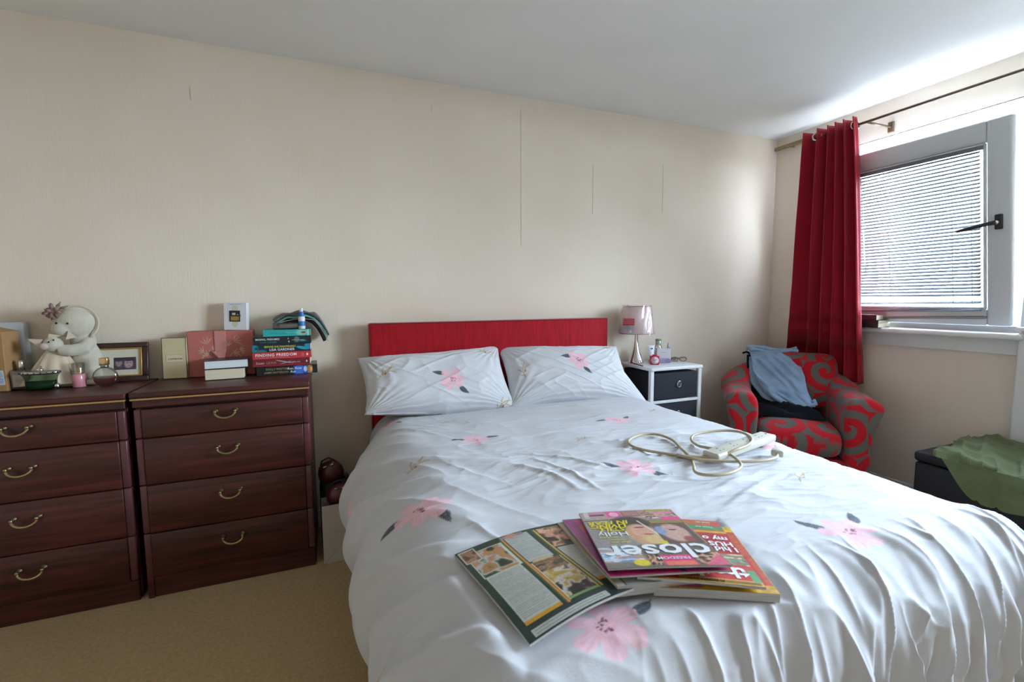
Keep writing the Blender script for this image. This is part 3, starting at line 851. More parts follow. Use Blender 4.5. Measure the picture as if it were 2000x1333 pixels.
# soft toy: big bonneted head hugging a small doll
M_PLUSH = pm('cream_plush', '#c3bcac', .95, var=.06, vscale=25, bump=.5, bscale=260, sheen=.6, spec=.1)
M_SATIN = pm('cream_satin', '#cdbba4', .45, var=.05, vscale=20, bump=.1, bscale=80, sheen=.2)
M_EYE = pm('black_bead', '#171417', .15)
M_PALEPINK = pm('pale_pink_felt', '#bfa8a2', .9, var=.05, vscale=40)
toy = thing('soft_toy', 'cream soft toy with a dried rose on its bonnet, hugging a small doll', 'soft toy', (-.985, 2.375, DT), R(8))
gg = G()
gg.ball((.045, 0, .095), (.052, .045, .085), 20)      # body
gg.ball((.022, -.004, .252), (.066, .056, .062), 22)   # head
gg.ball((-.010, -.030, .230), (.036, .032, .032), 18)   # muzzle
gg.ball((.040, .002, .175), (.042, .036, .05), 18)     # neck
gg.tube([(.062, -.012, .175), (.050, -.045, .150), (.012, -.06, .145), (-.02, -.058, .150)], [.026, .025, .023, .020], 12)
gg.tube([(.065, -.008, .05), (.07, -.03, .025), (.072, -.038, .018)], [.03, .027, .02], 12)
bd = obj('plush_body', gg, M_PLUSH, toy)
rm = bd.modifiers.new('fuse', 'REMESH'); rm.mode = 'VOXEL'; rm.voxel_size = .004; rm.use_smooth_shade = True
sm_ = bd.modifiers.new('soften', 'SMOOTH'); sm_.factor = .6; sm_.iterations = 4
for (ex, ey, ez) in ((-.020, -.060, .254), (.012, -.058, .252)):
    obj('eye', G().ball((ex, ey, ez), .0042, 10), M_EYE, toy)
# bonnet brim and brow
bn_p = [(.030+.066*math.cos(a), -.018+.012*math.sin(a), .250+.070*math.sin(a)) for a in np.linspace(-.9, 2.6, 26)]
obj('bonnet_brim', G().tube(bn_p, .0045, 8), M_SATIN, toy)
obj('inner_ear', G().ball((.062, -.036, .246), (.011, .006, .014), 12), M_PALEPINK, toy)
fl = obj('hat_flower', G().ball((-.032, -.032, .298), (.017, .012, .017), 12), pm('dried_rose', '#86685f', .9, var=.25, vscale=60), toy)
pet = G()
rs = random.Random(4)
for k in range(16):
    a = 2*PI*k/16+rs.uniform(-.2, .2); rr = rs.uniform(.008, .021); tl = rs.uniform(-.3, .6)
    M_ = Matrix.Translation((-.030+rr*math.cos(a), -.032-.004+rs.uniform(-.01, .006), .298+rr*math.sin(a))) @ Matrix.Rotation(-a, 4, 'Y') @ Matrix.Rotation(tl, 4, 'X')
    pet.add([(0, 0, -.007), (.012, .002, -.006), (.017, .0, 0), (.012, .002, .006), (0, 0, .007), (-.006, -.002, 0)], [(0, 1, 2, 3, 4, 5)], True, M_)
solid(obj('petal', pet, pm('rose_petal', '#8f746c', .9, var=.2, vscale=50), fl), .001)
lf = G()
for (a, L_) in ((1.1, .045), (.5, .05), (2.0, .035), (-1.9, .04), (.2, .035)):
    M_ = Matrix.Translation((-.030, -.026, .300)) @ Matrix.Rotation(-a, 4, 'Y')
    lf.add([(.008, 0, 0), (L_*.5, -.003, .006), (L_, .0, 0), (L_*.5, .003, -.006)], [(0, 1, 2, 3)], True, M_)
solid(obj('leaf', lf, pm('dried_leaf', '#85736a', .9, var=.2, vscale=40), fl), .001)
# small doll held in the arms
dl = obj('doll_head', G().ball((-.035, -.058, .172), (.030, .026, .028), 18), M_PLUSH, toy)
obj('doll_snout', G().ball((-.056, -.080, .166), (.015, .013, .014), 14), M_PALEPINK, dl)
for (ex, ey, ez) in ((-.040, -.084, .183), (-.026, -.083, .190)):
    obj('doll_eye', G().ball((ex, ey, ez), .0032, 8), M_EYE, dl)
for pts in (((-.105, -.055, .196), (-.062, -.06, .192), (-.072, -.062, .160)), ((-.045, -.05, .212), (-.012, -.052, .204), (-.05, -.058, .190)), ((.012, -.058, .222), (.034, -.05, .196), (.002, -.056, .188))):
    A = Vector(pts[0]); B = Vector(pts[1]); C = Vector(pts[2]); nn = (B-A).cross(C-A).normalized()*.004
    e = obj('doll_ear', G().add([A+nn, B+nn, C+nn, A-nn, B-nn, C-nn], [(0, 1, 2), (5, 4, 3), (0, 3, 4, 1), (1, 4, 5, 2), (2, 5, 3, 0)]), M_SATIN, dl)
# dress: a pleated cone
nA, nZ = 96, 20
A_, T_ = np.meshgrid(np.linspace(0, 2*PI, nA, endpoint=False), np.linspace(0, 1, nZ))
rad = .020+.056*T_**.8; fold = 1+(.16*T_)*np.sin(A_*11+1.5*np.sin(A_*2))
obj('dress', grid_mesh('dress', -.035+rad*fold*np.cos(A_)*1.15-.012*T_, -.040+rad*fold*np.sin(A_)*.55, .150-.135*T_, closed_u=True), M_SATIN, toy)
obj('seat_cushion', G().box(-.085, .09, -.055, .035, 0, .022, .009, 3), M_SATIN, toy)

# photo frame
M_FRAME = pm('dark_walnut_frame', '#3a2420', .35, var=.2, vscale=40)
pf = thing('photo_frame', 'dark wooden photo frame with gilt inner edge and a cream mounted portrait', 'photo frame', (-.842, 2.375, DT), R(1), rot=(R(-9), 0, R(1)))
fw_, fh_ = .108, .165
gg = G(); bw = .022
gg.box(-fw_, fw_, -.008, .008, 0, bw, .004, 2); gg.box(-fw_, fw_, -.008, .008, fh_-bw, fh_, .004, 2)
gg.box(-fw_, -fw_+bw, -.008, .008, bw, fh_-bw, .004, 2); gg.box(fw_-bw, fw_, -.008, .008, bw, fh_-bw, .004, 2)
obj('frame_moulding', gg, M_FRAME, pf)
gg = G(); a_ = fw_-bw
for (x0, x1, z0, z1) in ((-a_, a_, bw, bw+.006), (-a_, a_, fh_-bw-.006, fh_-bw), (-a_, -a_+.006, bw, fh_-bw), (a_-.006, a_, bw, fh_-bw)):
    gg.box(x0, x1, -.007, .004, z0, z1, .002, 2)
obj('gilt_slip', gg, pm('gilt_slip', '#b88a4a', .35, metal=.6), pf)
obj('mount_board', G().box(-a_+.002, a_-.002, 0, .004, bw, fh_-bw), pm('cream_mount', '#cfc8b4', .8), pf)
cv = Canvas(90, 60, '#4a4048'); cv.ell(.22, .55, .16, .30, '#8d7a7a', .5); cv.ell(.66, .48, .20, .36, '#a98f90', .4); cv.ell(.66, .86, .26, .18, '#3b3036', .4)
cv.ell(.6, .55, .03, .03, '#4c3c42'); cv.ell(.73, .55, .03, .03, '#4c3c42'); cv.ell(.66, .3, .07, .03, '#7d5c62'); cv.ell(.2, .84, .2, .16, '#3b3036', .4); cv.grain(.25, 14, 5)
canvas_plate('photograph', cv, .076, .052, frame((.026, -.0006, fh_/2-.006), (1, 0, 0), (0, 0, 1)), pf)
obj('easel_back', G().box(-.02, .02, .008, .011, .01, .12).add([(-.015, .011, .11), (.015, .011, .11), (.018, .045, .004), (-.018, .045, .004)], [(0, 1, 2, 3)]), M_FRAME, pf)

# ------------------------------------------------------------------ things on the right chest
gb = thing('cosmetic_box', 'slim cream and gold perfume carton standing left of the pink gift box', 'box', (-.637, 2.385, DT), rot=(R(-3), 0, R(-6)))
obj('carton', G().box(-.046, .046, -.016, .016, 0, .178, .002, 1), pm('cream_gold_card', '#cfc6a2', .35, metal=.25, var=.05, vscale=8), gb)
gg = G()
for (x0, x1, z0, z1) in ((-.046, .046, 0, .002), (-.046, .046, .176, .178), (-.046, -.044, 0, .178), (.044, .046, 0, .178)): gg.box(x0, x1, -.0168, -.015, z0, z1)
obj('border', gg, M_INK, gb)
obj('name_panel', G().box(-.031, .035, -.0172, -.0155, .072, .104), pm('pale_gold_panel', '#d8cfae', .4, metal=.2), gb)
gg = G()
for (x0, x1, z0, z1) in ((-.031, .035, .072, .0728), (-.031, .035, .1032, .104), (-.031, -.0302, .072, .104), (.0342, .035, .072, .104)): gg.box(x0, x1, -.0176, -.017, z0, z1)
obj('panel_border', gg, M_GREYINK, gb)
text('LONDON', .010, M_INK, gb, frame((-.022, -.0180, .083), (1, 0, 0), (0, 0, 1)), .01, space=1.3)

# pink gift box with gold flowers and ribbon
pb = thing('gift_box', 'dusty pink gift box with gold flowers and a ribbon tied down its front', 'gift box', (-.462, 2.405, DT), R(0))
PW, PH = .128, .203
nx_, ny_ = 190, 150
cv = Canvas(nx_, ny_, '#b96a62')
cv.a = cv.a*(1+.05*fbm(cv.X*5, cv.Y*5, 8)[..., None])
gold = '#c9ad8a'
def stamp(cx, cy, s, rot, k=7):
    for j in range(4):                                   # spray of slim curved petals with a darker rib
        a = rot+(j-1.5)*.55+.3*math.sin(cx*40)
        for q in np.linspace(.1, 1, 12):
            w_ = .0085*math.sin(PI*(.08+.9*q))
            cv.ell(cx+s*q*math.sin(a+.5*q)*.78, cy+s*q*math.cos(a+.5*q), w_*.9, w_*1.1, gold, .35)
for (cx, cy, s_, r_) in ((.30, .72, .20, -.5), (.70, .74, .20, .6), (.30, .46, .17, -.8), (.68, .48, .17, .9), (.62, .66, .12, -.4), (.36, .60, .12, .5), (.78, .56, .14, 1.2), (.24, .56, .14, -1.4)): stamp(cx, cy, s_, r_)
for t_ in np.linspace(0, 1, 60):
    cv.ell(.20+.18*t_, .40+.12*math.sin(3*t_), .005, .006, gold); cv.ell(.80-.18*t_, .40+.12*math.sin(3*t_), .005, .006, gold); cv.ell(.28+.42*t_, .36+.015*math.sin(8*t_), .004, .005, gold)
obj('carton', G().box(-PW, PW, -.022, .035, 0, PH, .003, 2), pm('dusty_pink_card', '#b5665e', .6, var=.04, vscale=10), pb)
canvas_plate('printed_front', cv, 2*PW-.004, PH-.004, frame((0, -.0226, PH/2), (1, 0, 0), (0, 0, 1)), pb, am('printed_gift_card', .6))
M_RIB = pm('pink_satin_ribbon', '#c27f78', .4, var=.06, vscale=30, sheen=.3)
rb = obj('ribbon', G().box(-.025, .020, -.0265, -.0228, .115, PH, .001, 1).add([(-.025, -.0265, .116), (.02, -.0265, .116), (.012, -.031, .085), (-.012, -.031, .090)], [(0, 1, 2, 3)]), M_RIB, pb)
solid(obj('ribbon_tail', G().add([(-.012, -.031, .092), (.012, -.031, .087), (.014, -.032, .066), (.004, -.034, .050), (-.004, -.033, .068), (-.03, -.033, .100), (-.038, -.031, .112), (-.022, -.031, .114)], [(0, 1, 2, 3, 4), (0, 4, 5, 6, 7)], True), M_RIB, rb), .0015)

# watch carton on the gift box
wb = thing('watch_box', 'white watch carton with a picture of a square watch standing on the pink gift box', 'box', (-.400, 2.398, DT+PH+.001), rot=(R(-2), R(1.5), R(-9)))
obj('carton', G().box(-.047, .047, -.016, .016, 0, .125, .0015, 1), pm('white_carton', '#d8d8dc', .4, var=.01), wb)
cv = Canvas(90, 120, '#d8d8dc')
cv.rect(.34, .62, .18, .80, '#cfc2b4'); cv.ell(.48, .80, .14, .10, '#cfc2b4', .4); cv.ell(.48, .2, .12, .10, '#cfc2b4', .4)
canvas_plate('printed_front', cv, .092, .123, frame((0, -.0165, .0625), (1, 0, 0), (0, 0, 1)), wb)
gg = G(); gg.box(-.024, .020, -.0182, -.0166, .038, .088, .0007, 1)
wt = obj('watch_picture', gg, M_INK, wb)
obj('watch_face', G().box(-.018, .015, -.0190, -.0180, .043, .062, .0004, 1), pm('gold_dial', '#9a7a35', .5), wt)
obj('watch_crown', G().box(.020, .023, -.0180, -.0168, .060, .070), M_GREYINK, wt)
text('08', .014, M_WHINK, wt, frame((-.012, -.0192, .068), (1, 0, 0), (0, 0, 1)), .02)
text('02', .006, M_WHINK, wt, frame((.007, -.0192, .068), (1, 0, 0), (0, 0, 1)), .01)
text('SMART WATCH', .0065, M_GREYINK, wb, frame((-.021, -.0168, .114), (1, 0, 0), (0, 0, 1)), .0)

# books --------------------------------------------------------------
M_PAGES = pm('book_pages', '#d9cdb2', .85, var=.08, vscale=200, stretch=(.05, .05, 6))
def book(name, label, loc, rotz, L, D, H, cover, hard=False, group=None, spine_front=True):
    """book lying flat, spine along local -y (or the pages there when spine_front is False); origin under its middle"""
    t = thing(name, label, 'book', loc, rotz, group)
    s = -1 if spine_front else 1
    cm = pm('cover_'+cover.strip('#'), cover, .4, var=.03, vscale=12, coat=.2)
    o_ = .003 if hard else .0
    y_sp = s*D/2
    gg = G(); ct = .0022 if hard else .0009
    gg.box(-L/2, L/2, -D/2, D/2, 0, ct, .0004, 1); gg.box(-L/2, L/2, -D/2, D/2, H-ct, H, .0004, 1)
    gg.box(-L/2, L/2, min(y_sp, y_sp-s*ct), max(y_sp, y_sp-s*ct), 0, H, .0006, 1)
    obj('cover', gg, cm, t)
    obj('page_block', G().box(-L/2+.001+o_, L/2-.001-o_, -D/2+ (ct if s < 0 else o_+.001), D/2-(ct if s > 0 else o_+.001), ct, H-ct), M_PAGES, t)
    return t
GRP = 'books stacked on the chest of drawers'
def spine_text(t, body, size, x, z, D, mat, bold=.01, shear=0.0, sx=1.0, space=1.0):
    text(body, size, mat, t, frame((x, -D/2-.0008, z), (1, 0, 0), (0, 0, 1)), bold, shear, sx=sx, space=space)
def spine_print(t, cv, L, H, D, x=0.0):
    canvas_plate('spine_print', cv, L, H, frame((x, -D/2-.0004, H/2), (1, 0, 0), (0, 0, 1)), t)
M_YEL = pm('yellow_ink', '#c9c838', .5); M_TEALI = pm('teal_ink', '#2d7d8c', .5); M_OCH = pm('ochre_ink', '#a79a63', .5); M_PINKI = pm('soft_pink_ink', '#d9b9b4', .5)
BX, BY = -.205, 2.375
z = DT
D_ = .145
t = book('paperback_book', 'bottom book of the tall stack, black spine with a blue and orange picture', (BX+.010, BY, z), R(2), .250, D_, .040, '#17181d', True, GRP)
cv = Canvas(240, 40, '#16171c'); cv.rect(.60, .86, .0, 1, '#2b55ad'); cv.ell(.70, .5, .07, .7, '#4573cf', .5); cv.ell(.80, .55, .03, .35, '#bfcbe0', .4); cv.ell(.88, .5, .05, .6, '#b07a48', .5); cv.ell(.9, .5, .02, .3, '#e0b070', .5); cv.rect(.95, 1, 0, 1, '#1b1d28')
spine_print(t, cv, .246, .038, D_)
spine_text(t, 'DOLLY PARTON', .0125, -.088, .023, D_, M_OCH, .012); spine_text(t, 'JAMES PATTERSON', .0115, -.094, .008, D_, M_OCH, .008)
spine_text(t, 'Run, Rose', .0145, -.002, .022, D_, M_WHINK, .008, .3); spine_text(t, 'Run', .0145, .010, .007, D_, M_WHINK, .008, .3)
z += .0405
t = book('paperback_book', 'dark red novel with a pale butterfly on its spine, second from bottom', (BX-.008, BY, z), R(-1), .234, D_, .033, '#7c1f2b', False, GRP)
cv = Canvas(200, 34, '#77222d'); cv.ell(.5, .1, .5, .15, '#9c2430', .6); cv.ell(.53, .62, .03, .28, '#a9c2bf', .3, .5); cv.ell(.565, .45, .024, .2, '#8fb0ae', .3, -.5); cv.ell(.945, .55, .014, .16, '#d8d2cc', .2)
spine_print(t, cv, .232, .032, D_)
spine_text(t, 'Susan', .015, -.106, .011, D_, M_PINKI, .002, .25); spine_text(t, 'LEWIS', .0145, -.062, .011, D_, M_OCH, .0); spine_text(t, 'forgive me', .0105, .030, .013, D_, M_PINKI, .006)
z += .0335
t = book('paperback_book', 'bright red book with bold white lettering in the middle of the tall stack', (BX-.006, BY-.003, z), R(1), .240, D_, .031, '#c2333a', False, GRP)
spine_text(t, 'FINDING FREEDOM', .0175, -.109, .0125, D_, M_WHINK, .02, space=1.12)
spine_text(t, 'HARRY AND MEGHAN AND THE MAKING OF A MODERN ROYAL FAMILY', .0042, -.109, .005, D_, M_PINKI, .0)
spine_text(t, 'B', .015, .098, .0105, D_, M_WHINK, .03)
spine_text(t, 'OS\nCD', .0075, .078, .017, D_, M_PINKI, .0)
z += .0315
t = book('paperback_book', 'teal and navy book with yellow and white title, third from stack top', (BX-.006, BY, z), R(-1), .238, D_, .034, '#16283a', False, GRP)
cv = Canvas(220, 36, '#15283a'); cv.ell(.0, .5, .10, .9, '#1f7f88', .6); cv.ell(.16, .05, .09, .3, '#1d7580', .5); cv.ell(.86, .45, .08, .28, '#2aa0a8', .4, .25); cv.ell(.97, .7, .07, .5, '#2a8fae', .5); cv.rect(.05, .09, .35, .65, '#0f3a44')
spine_print(t, cv, .236, .033, D_)
spine_text(t, 'BEFORE SHE DISAPPEARED', .0118, -.070, .0195, D_, M_YEL, .018, sx=.92); spine_text(t, 'LISA GARDNER', .0152, -.050, .005, D_, M_WHINK, .014)
z += .0345
t = book('paperback_book', 'black paperback with white spaced lettering, second from the top of the stack', (BX-.004, BY+.002, z), R(1.5), .236, D_, .035, '#1c2428', False, GRP)
cv = Canvas(200, 36, '#1c2529'); cv.ell(.75, .55, .05, .4, '#66716f', .6); cv.ell(.86, .38, .06, .1, '#2c8ea0', .5); cv.rect(.66, .88, .48, .53, '#9aa4a4'); cv.ell(.6, .7, .008, .1, '#d0d0cc'); cv.ell(.61, .3, .01, .12, '#d0d0cc')
spine_print(t, cv, .234, .034, D_)
spine_text(t, 'MISSING, PRESUMED', .0112, -.108, .019, D_, M_WHINK, .012, sx=.86, space=1.12); spine_text(t, 'SUSIE STEINER', .010, -.090, .006, D_, M_TEALI, .01, sx=.9, space=1.15)
z += .0355
t = book('paperback_book', 'turquoise paperback at the top of the stack under the glasses pouch', (BX+.018, BY-.004, z), R(0), .196, D_-.01, .029, '#2ba39f', False, GRP)
cv = Canvas(180, 30, '#2ba5a2'); cv.rect(.1, .5, .3, .6, '#2f9894'); cv.ell(.82, .55, .14, .5, '#7fc0b0', .6); cv.ell(.85, .55, .05, .14, '#8b3a2e', .4); cv.rect(.93, .97, 0, 1, '#b7cfc4')
spine_print(t, cv, .194, .028, D_-.01)
spine_text(t, 'Susan Lewis', .008, -.005, .014, D_-.01, pm('pale_aqua_ink', '#9ad0c8', .5), .004)
z += .0295
STK = z
# pair of hardbacks lying in front of the gift box
t = book('hardback_book', 'thick hardback with cream page edges lying under the dark covered book', (-.437, 2.318, DT), R(4), .150, .115, .047, '#2b2a33', True, 'pair of hardbacks', False)
t = book('hardback_book', 'dark covered hardback with white page edges lying on top of a thicker book', (-.432, 2.322, DT+.0475), R(7), .165, .118, .036, '#39343f', True, 'pair of hardbacks', False)
for c in t.children:
    if c.name.startswith('page'): c.data.materials[0] = pm('white_pages', '#d5d8da', .8, var=.06, vscale=200, stretch=(.05, .05, 6))

# clear case, pouch and bottle on top of the stack
cs = thing('clear_case', 'small clear plastic case lying on the turquoise book', 'case', (-.185, 2.365, STK+.0005), R(2))
obj('shell', G().box(-.062, .045, -.035, .035, 0, .030, .004, 3), film('clear_plastic', '#c9c9c8', .12, .1), cs)
obj('tray', G().box(-.055, .040, -.030, .030, .002, .012, .003, 2), pm('frosted_grey_plastic', '#a9a7a8', .3), cs)
obj('insert_card', G().box(-.034, .042, -.034, -.032, .004, .022), pm('lilac_grey_card', '#b6b1ba', .5), cs)
po = thing('fabric_pouch', 'soft grey and teal fabric pouch sagging over the books with a dark open mouth', 'pouch', (-.150, 2.385, STK))
NU, NV = 60, 24
u, v = np.meshgrid(np.linspace(-1, 1, NU), np.linspace(0, 1, NV))
def pouch_sheet(name, zoff, thick, mat, yo, sag=0.0, wx=.118):
    x = wx*u+.022; zz = zoff+.030*(1-abs(u)**2.0)-np.where(u > .45, (u-.45)**1.5*.19, 0)-sag*(1-v)
    y = yo+.09*(v-.5)*(1-.25*u**2)+.006*np.sin(7*u)
    zz = zz+.004*np.sin(9*u+4*v)+.010*np.sin(PI*v)
    return solid(obj(name, grid_mesh(name, x, y, zz), mat, po), thick)
pouch_sheet('outer_cloth', .042, .006, pm('grey_pouch_cloth', '#6d6b6e', .9, var=.2, vscale=60, bump=.3, bscale=200), .0)
pouch_sheet('teal_lining', .034, .009, pm('teal_lining', '#6da596', .8, var=.15, vscale=40), -.003, .004, .112)
pouch_sheet('dark_inside', .024, .014, pm('black_lining', '#211c22', .9), -.004, .008, .104)
u2 = np.linspace(-1, 1, 40)
edge = [(.112*a+.022, -.052, .020+.026*(1-abs(a)**2.0)-(max(a-.45, 0)**1.5*.2)) for a in u2]
obj('pink_trim', G().tube(edge, .0016, 6), pm('pale_pink_trim', '#b99a9c', .8), po)
edge = [(.118*a+.022, -.048, .044+.030*(1-abs(a)**2.0)-(max(a-.45, 0)**1.5*.19)) for a in u2]
obj('bound_edge', G().tube(edge, .0022, 6), pm('grey_binding', '#57545a', .8), po)
sp = thing('spray_bottle', 'small white and blue spray bottle with white cap standing on the top book', 'spray bottle', (-.125, 2.318, STK+.0005))
obj('bottle', G().lathe([(.0135, 0), (.0145, .002), (.0145, .053), (.012, .058), (.0115, .060)], 24), pm('white_plastic', '#dcdce0', .35), sp)
obj('blue_neck', G().lathe([(.0132, .0575), (.012, .062), (.0095, .074), (.0090, .079)], 24), pm('blue_plastic', '#2f6fb5', .3), sp)
obj('cap', G().lathe([(.0072, .078), (.0076, .08), (.0070, .094), (.0055, .096), (.001, .0965)], 20), pm('white_plastic', '#dcdce0', .35), sp)
obj('blue_label', G().lathe([(.0148, .014), (.0148, .036)], 24, cap=False), pm('blue_plastic', '#2f6fb5', .3), sp)

# ------------------------------------------------------------------ bedside unit
ns = thing('bedside_unit', 'white bedside frame with two black fabric drawers beside the bed', 'nightstand', (1.862, 2.25, 0))
nw, nd, nh = .188, .155, .752
M_NSW = pm('white_melamine', '#d9d9da', .4, var=.015)
obj('top_board', G().box(-nw, nw, -nd-.004, nd, nh-.018, nh, .003, 2), M_NSW, ns)
for sx in (-1, 1):
    for sy in (-1, 1):
        obj('leg', G().box(min(sx*(nw-.002), sx*(nw-.026)), max(sx*(nw-.002), sx*(nw-.026)), min(sy*(nd-.002), sy*(nd-.024)), max(sy*(nd-.002), sy*(nd-.024)), 0, nh-.018, .002, 1), M_NSW, ns)
M_BLKF = pm('black_drawer_fabric', '#26272f', .9, var=.1, vscale=80, bump=.2, bscale=500)
for k, (z0, z1) in enumerate(((.562, .716), (.385, .540), (.208, .363))):
    obj('rail', G().box(-nw+.026, nw-.026, -nd+.002, -nd+.02, z0-.020, z0-.004, .002, 1), M_NSW, ns)
    for sx in (-1, 1):
        obj('side_rail', G().box(min(sx*(nw-.004), sx*(nw-.022)), max(sx*(nw-.004), sx*(nw-.022)), -nd+.024, nd-.024, z0-.020, z0-.004, .002, 1), M_NSW, ns)
    dw = obj('drawer', G().box(-nw+.029, nw-.029, -nd+.006, nd-.01, z0, z1, .006, 3), M_BLKF, ns)
    gg = G(); gg.tube([(.014*math.cos(a), 0, .017*math.sin(a)) for a in np.linspace(0, 2*PI, 24, endpoint=False)], .0035, 8, True)
    rg = obj('ring_pull', gg, M_STEEL, dw, (.018, -nd+.002, (z0+z1)/2+.008))
    obj('pull_centre', G().tube([(.006*math.cos(a), 0, .008*math.sin(a)) for a in np.linspace(0, 2*PI, 16, endpoint=False)], .0018, 6, True), M_STEEL, rg)
NT = nh+.0008

# lamp -----------------------------------------------------------------
lp = thing('table_lamp', 'table lamp with pale pink shade in plastic wrap on a chrome trumpet base', 'lamp', (1.735, 2.315, NT))
prof = [(.047, 0), (.048, .003), (.046, .012), (.041, .026), (.033, .044), (.024, .064), (.017, .086), (.0125, .112), (.010, .140), (.0093, .17), (.0093, .20)]
obj('base', G().lathe(prof, 36), M_CHROME, lp)
obj('lamp_holder', G().lathe([(.014, .20), (.014, .245), (.018, .25), (.018, .262)], 16), pm('white_plastic', '#dcdce0', .35), lp)
sh = obj('lamp_shade', G().lathe([(.100, .182), (.078, .348)], 48, cap=False), pm('pale_pink_shade', '#f4dcdc', .9, var=.03, vscale=40, bump=.1, bscale=400), lp)
solid(sh, .0015)
obj('shade_ring', G().tube([(.100*math.cos(a), .100*math.sin(a), .183) for a in np.linspace(0, 2*PI, 48, endpoint=False)], .002, 6, True).tube([(.078*math.cos(a), .078*math.sin(a), .347) for a in np.linspace(0, 2*PI, 48, endpoint=False)], .002, 6, True), pm('pink_shade_tape', '#bf9494', .8), sh)
A_, T_ = np.meshgrid(np.linspace(0, 2*PI, 80, endpoint=False), np.linspace(0, 1, 14))
rr = (.104-.021*T_)*(1+.02*np.sin(A_*7+5*T_)+.018*np.sin(A_*13-6*T_))
obj('plastic_wrap', grid_mesh('plastic_wrap', rr*np.cos(A_)*1.03, rr*np.sin(A_)*1.03, .178+.178*T_, closed_u=True), film('clear_wrap', '#ffffff', .03, .06), sh)
cv = Canvas(50, 34, '#bd2c3c'); cv.lines(.04, .96, .12, .92, 3, '#e9b9be', .35, .8, 2)
def curved_label(nm, cv_, a0, a1, z0, z1):
    a_ = a0+(a1-a0)*cv_.X; t_ = z0+(z1-z0)*cv_.Y; r_ = (.100-.022*(t_-.182)/.166)+.009
    return obj(nm, grid_mesh(nm, r_*np.cos(a_), r_*np.sin(a_), t_, cv_.a), M_LABEL, sh)
curved_label('warning_label', cv, R(180), R(226), .238, .276)
cv = Canvas(50, 34, '#b9b6bf'); cv.lines(.08, .92, .15, .9, 6, '#94919c', .4, .7, 2)
curved_label('grey_label', cv, R(180), R(219), .192, .232)
obj('cable', G().tube([(-.04, -.022, .006), (-.052, -.05, .004), (-.060, -.09, .006), (-.055, -.14, .003)], .003, 6), pm('black_cable', '#25252a', .5), lp)

CK = 1.0
ck = thing('alarm_clock', 'small square bright pink alarm clock on the bedside unit', 'clock', (1.792, 2.212, NT), R(-30)); ck.scale = (1.15, 1.15, 1.15)
M_CLK = pm('magenta_plastic', '#c41f45', .35)
obj('case', G().box(-.024, .024, -.012, .014, 0, .046, .005, 3), M_CLK, ck)
obj('snooze_button', G().box(-.011, .011, -.006, .006, .046, .053, .002, 2), M_CLK, ck)
obj('dial', G().lathe([(.001, 0), (.0195, 0), (.0195, .0012), (.001, .0016)], 28, M=Matrix.Translation((0, -.012, .023)) @ Matrix.Rotation(R(90), 4, 'X')), pm('pale_dial', '#d6c8c8', .5), ck)
gg = G()
for (a, L_, w_) in ((R(150), .010, .0018), (R(35), .015, .0014)):
    gg.box(-.002, L_, -.0004, .0004, -w_/2, w_/2, M=Matrix.Translation((0, -.0142, .023)) @ Matrix.Rotation(-a, 4, 'Y'))
obj('hands', gg, M_INK, ck)
gg = G()
for k in range(12):
    a = 2*PI*k/12; gg.box(.0145, .0175, -.0003, .0003, -.0006, .0006, M=Matrix.Translation((0, -.0140, .023)) @ Matrix.Rotation(-a, 4, 'Y'))
obj('hour_marks', gg, M_INK, ck)

tb = thing('cream_tube', 'white cream tube with a blue oval mark standing behind the pink clock', 'tube', (1.825, 2.285, NT), R(-12))
NUt = 28
A_, T_ = np.meshgrid(np.linspace(0, 2*PI, NUt, endpoint=False), np.linspace(0, 1, 10))
rx = .016+.006*T_; ry = .016*(1-T_)**.8+.0012
obj('tube_body', grid_mesh('tube_body', rx*np.cos(A_), ry*np.sin(A_), .022+.085*T_, closed_u=True), pm('white_tube', '#dddfe2', .35), tb)
obj('tube_cap', G().lathe([(.0165, 0), (.0165, .022)], 20), pm('skin_pink_cap', '#d0a89c', .4), tb)
cv = Canvas(24, 16, '#dddfe2'); cv.ell(.5, .5, .45, .42, '#3a4f8c', .2)
canvas_plate('mark', cv, .016, .011, frame((0, -.0085, .088), (1, 0, 0), (0, -.12, 1)), tb)

pc = thing('perfume_carton', 'pale lilac perfume carton standing on the bedside unit next to the clock', 'box', (1.898, 2.262, NT), R(-25)); pc.scale = (1.18, 1.0, 1.0)
cv = Canvas(60, 70, '#cfccd0'); cv.ell(.5, .0, .6, .32, '#9d93b8', .7); cv.ell(.8, .12, .25, .18, '#8c80ad', .6); cv.rect(.28, .36, .72, .75, '#6e6a70'); cv.rect(.42, .50, .72, .75, '#6e6a70'); cv.rect(.54, .62, .72, .75, '#6e6a70')
obj('carton', G().box(-.036, .036, -.018, .018, 0, .088, .0015, 1), pm('pale_lilac_card', '#cfccd2', .4), pc)
canvas_plate('printed_front', cv, .070, .086, frame((0, -.0186, .044), (1, 0, 0), (0, 0, 1)), pc)
bt = thing('glass_bottle', 'clear bottle with a green topped cap behind the lilac perfume carton', 'bottle', (1.905, 2.318, NT))
obj('bottle', G().lathe([(.022, 0), (.024, .003), (.024, .085), (.018, .100), (.0165, .106)], 24), M_CLEAR, bt)
obj('contents', G().lathe([(.019, .003), (.020, .005), (.020, .070)], 24), pm('milky_lotion', '#cfd6cd', .3), bt)
obj('cap', G().lathe([(.0175, .106), (.018, .108), (.018, .138), (.016, .140)], 24), pm('silver_grey_cap', '#aeb5b0', .3, metal=.3), bt)
obj('cap_ring', G().lathe([(.0185, .130), (.0185, .140), (.017, .1415)], 24), pm('leaf_green_plastic', '#7d9c5f', .4), bt)
bt = thing('glass_bottle', 'slim clear spray bottle at the back right of the bedside unit', 'bottle', (1.985, 2.318, NT))
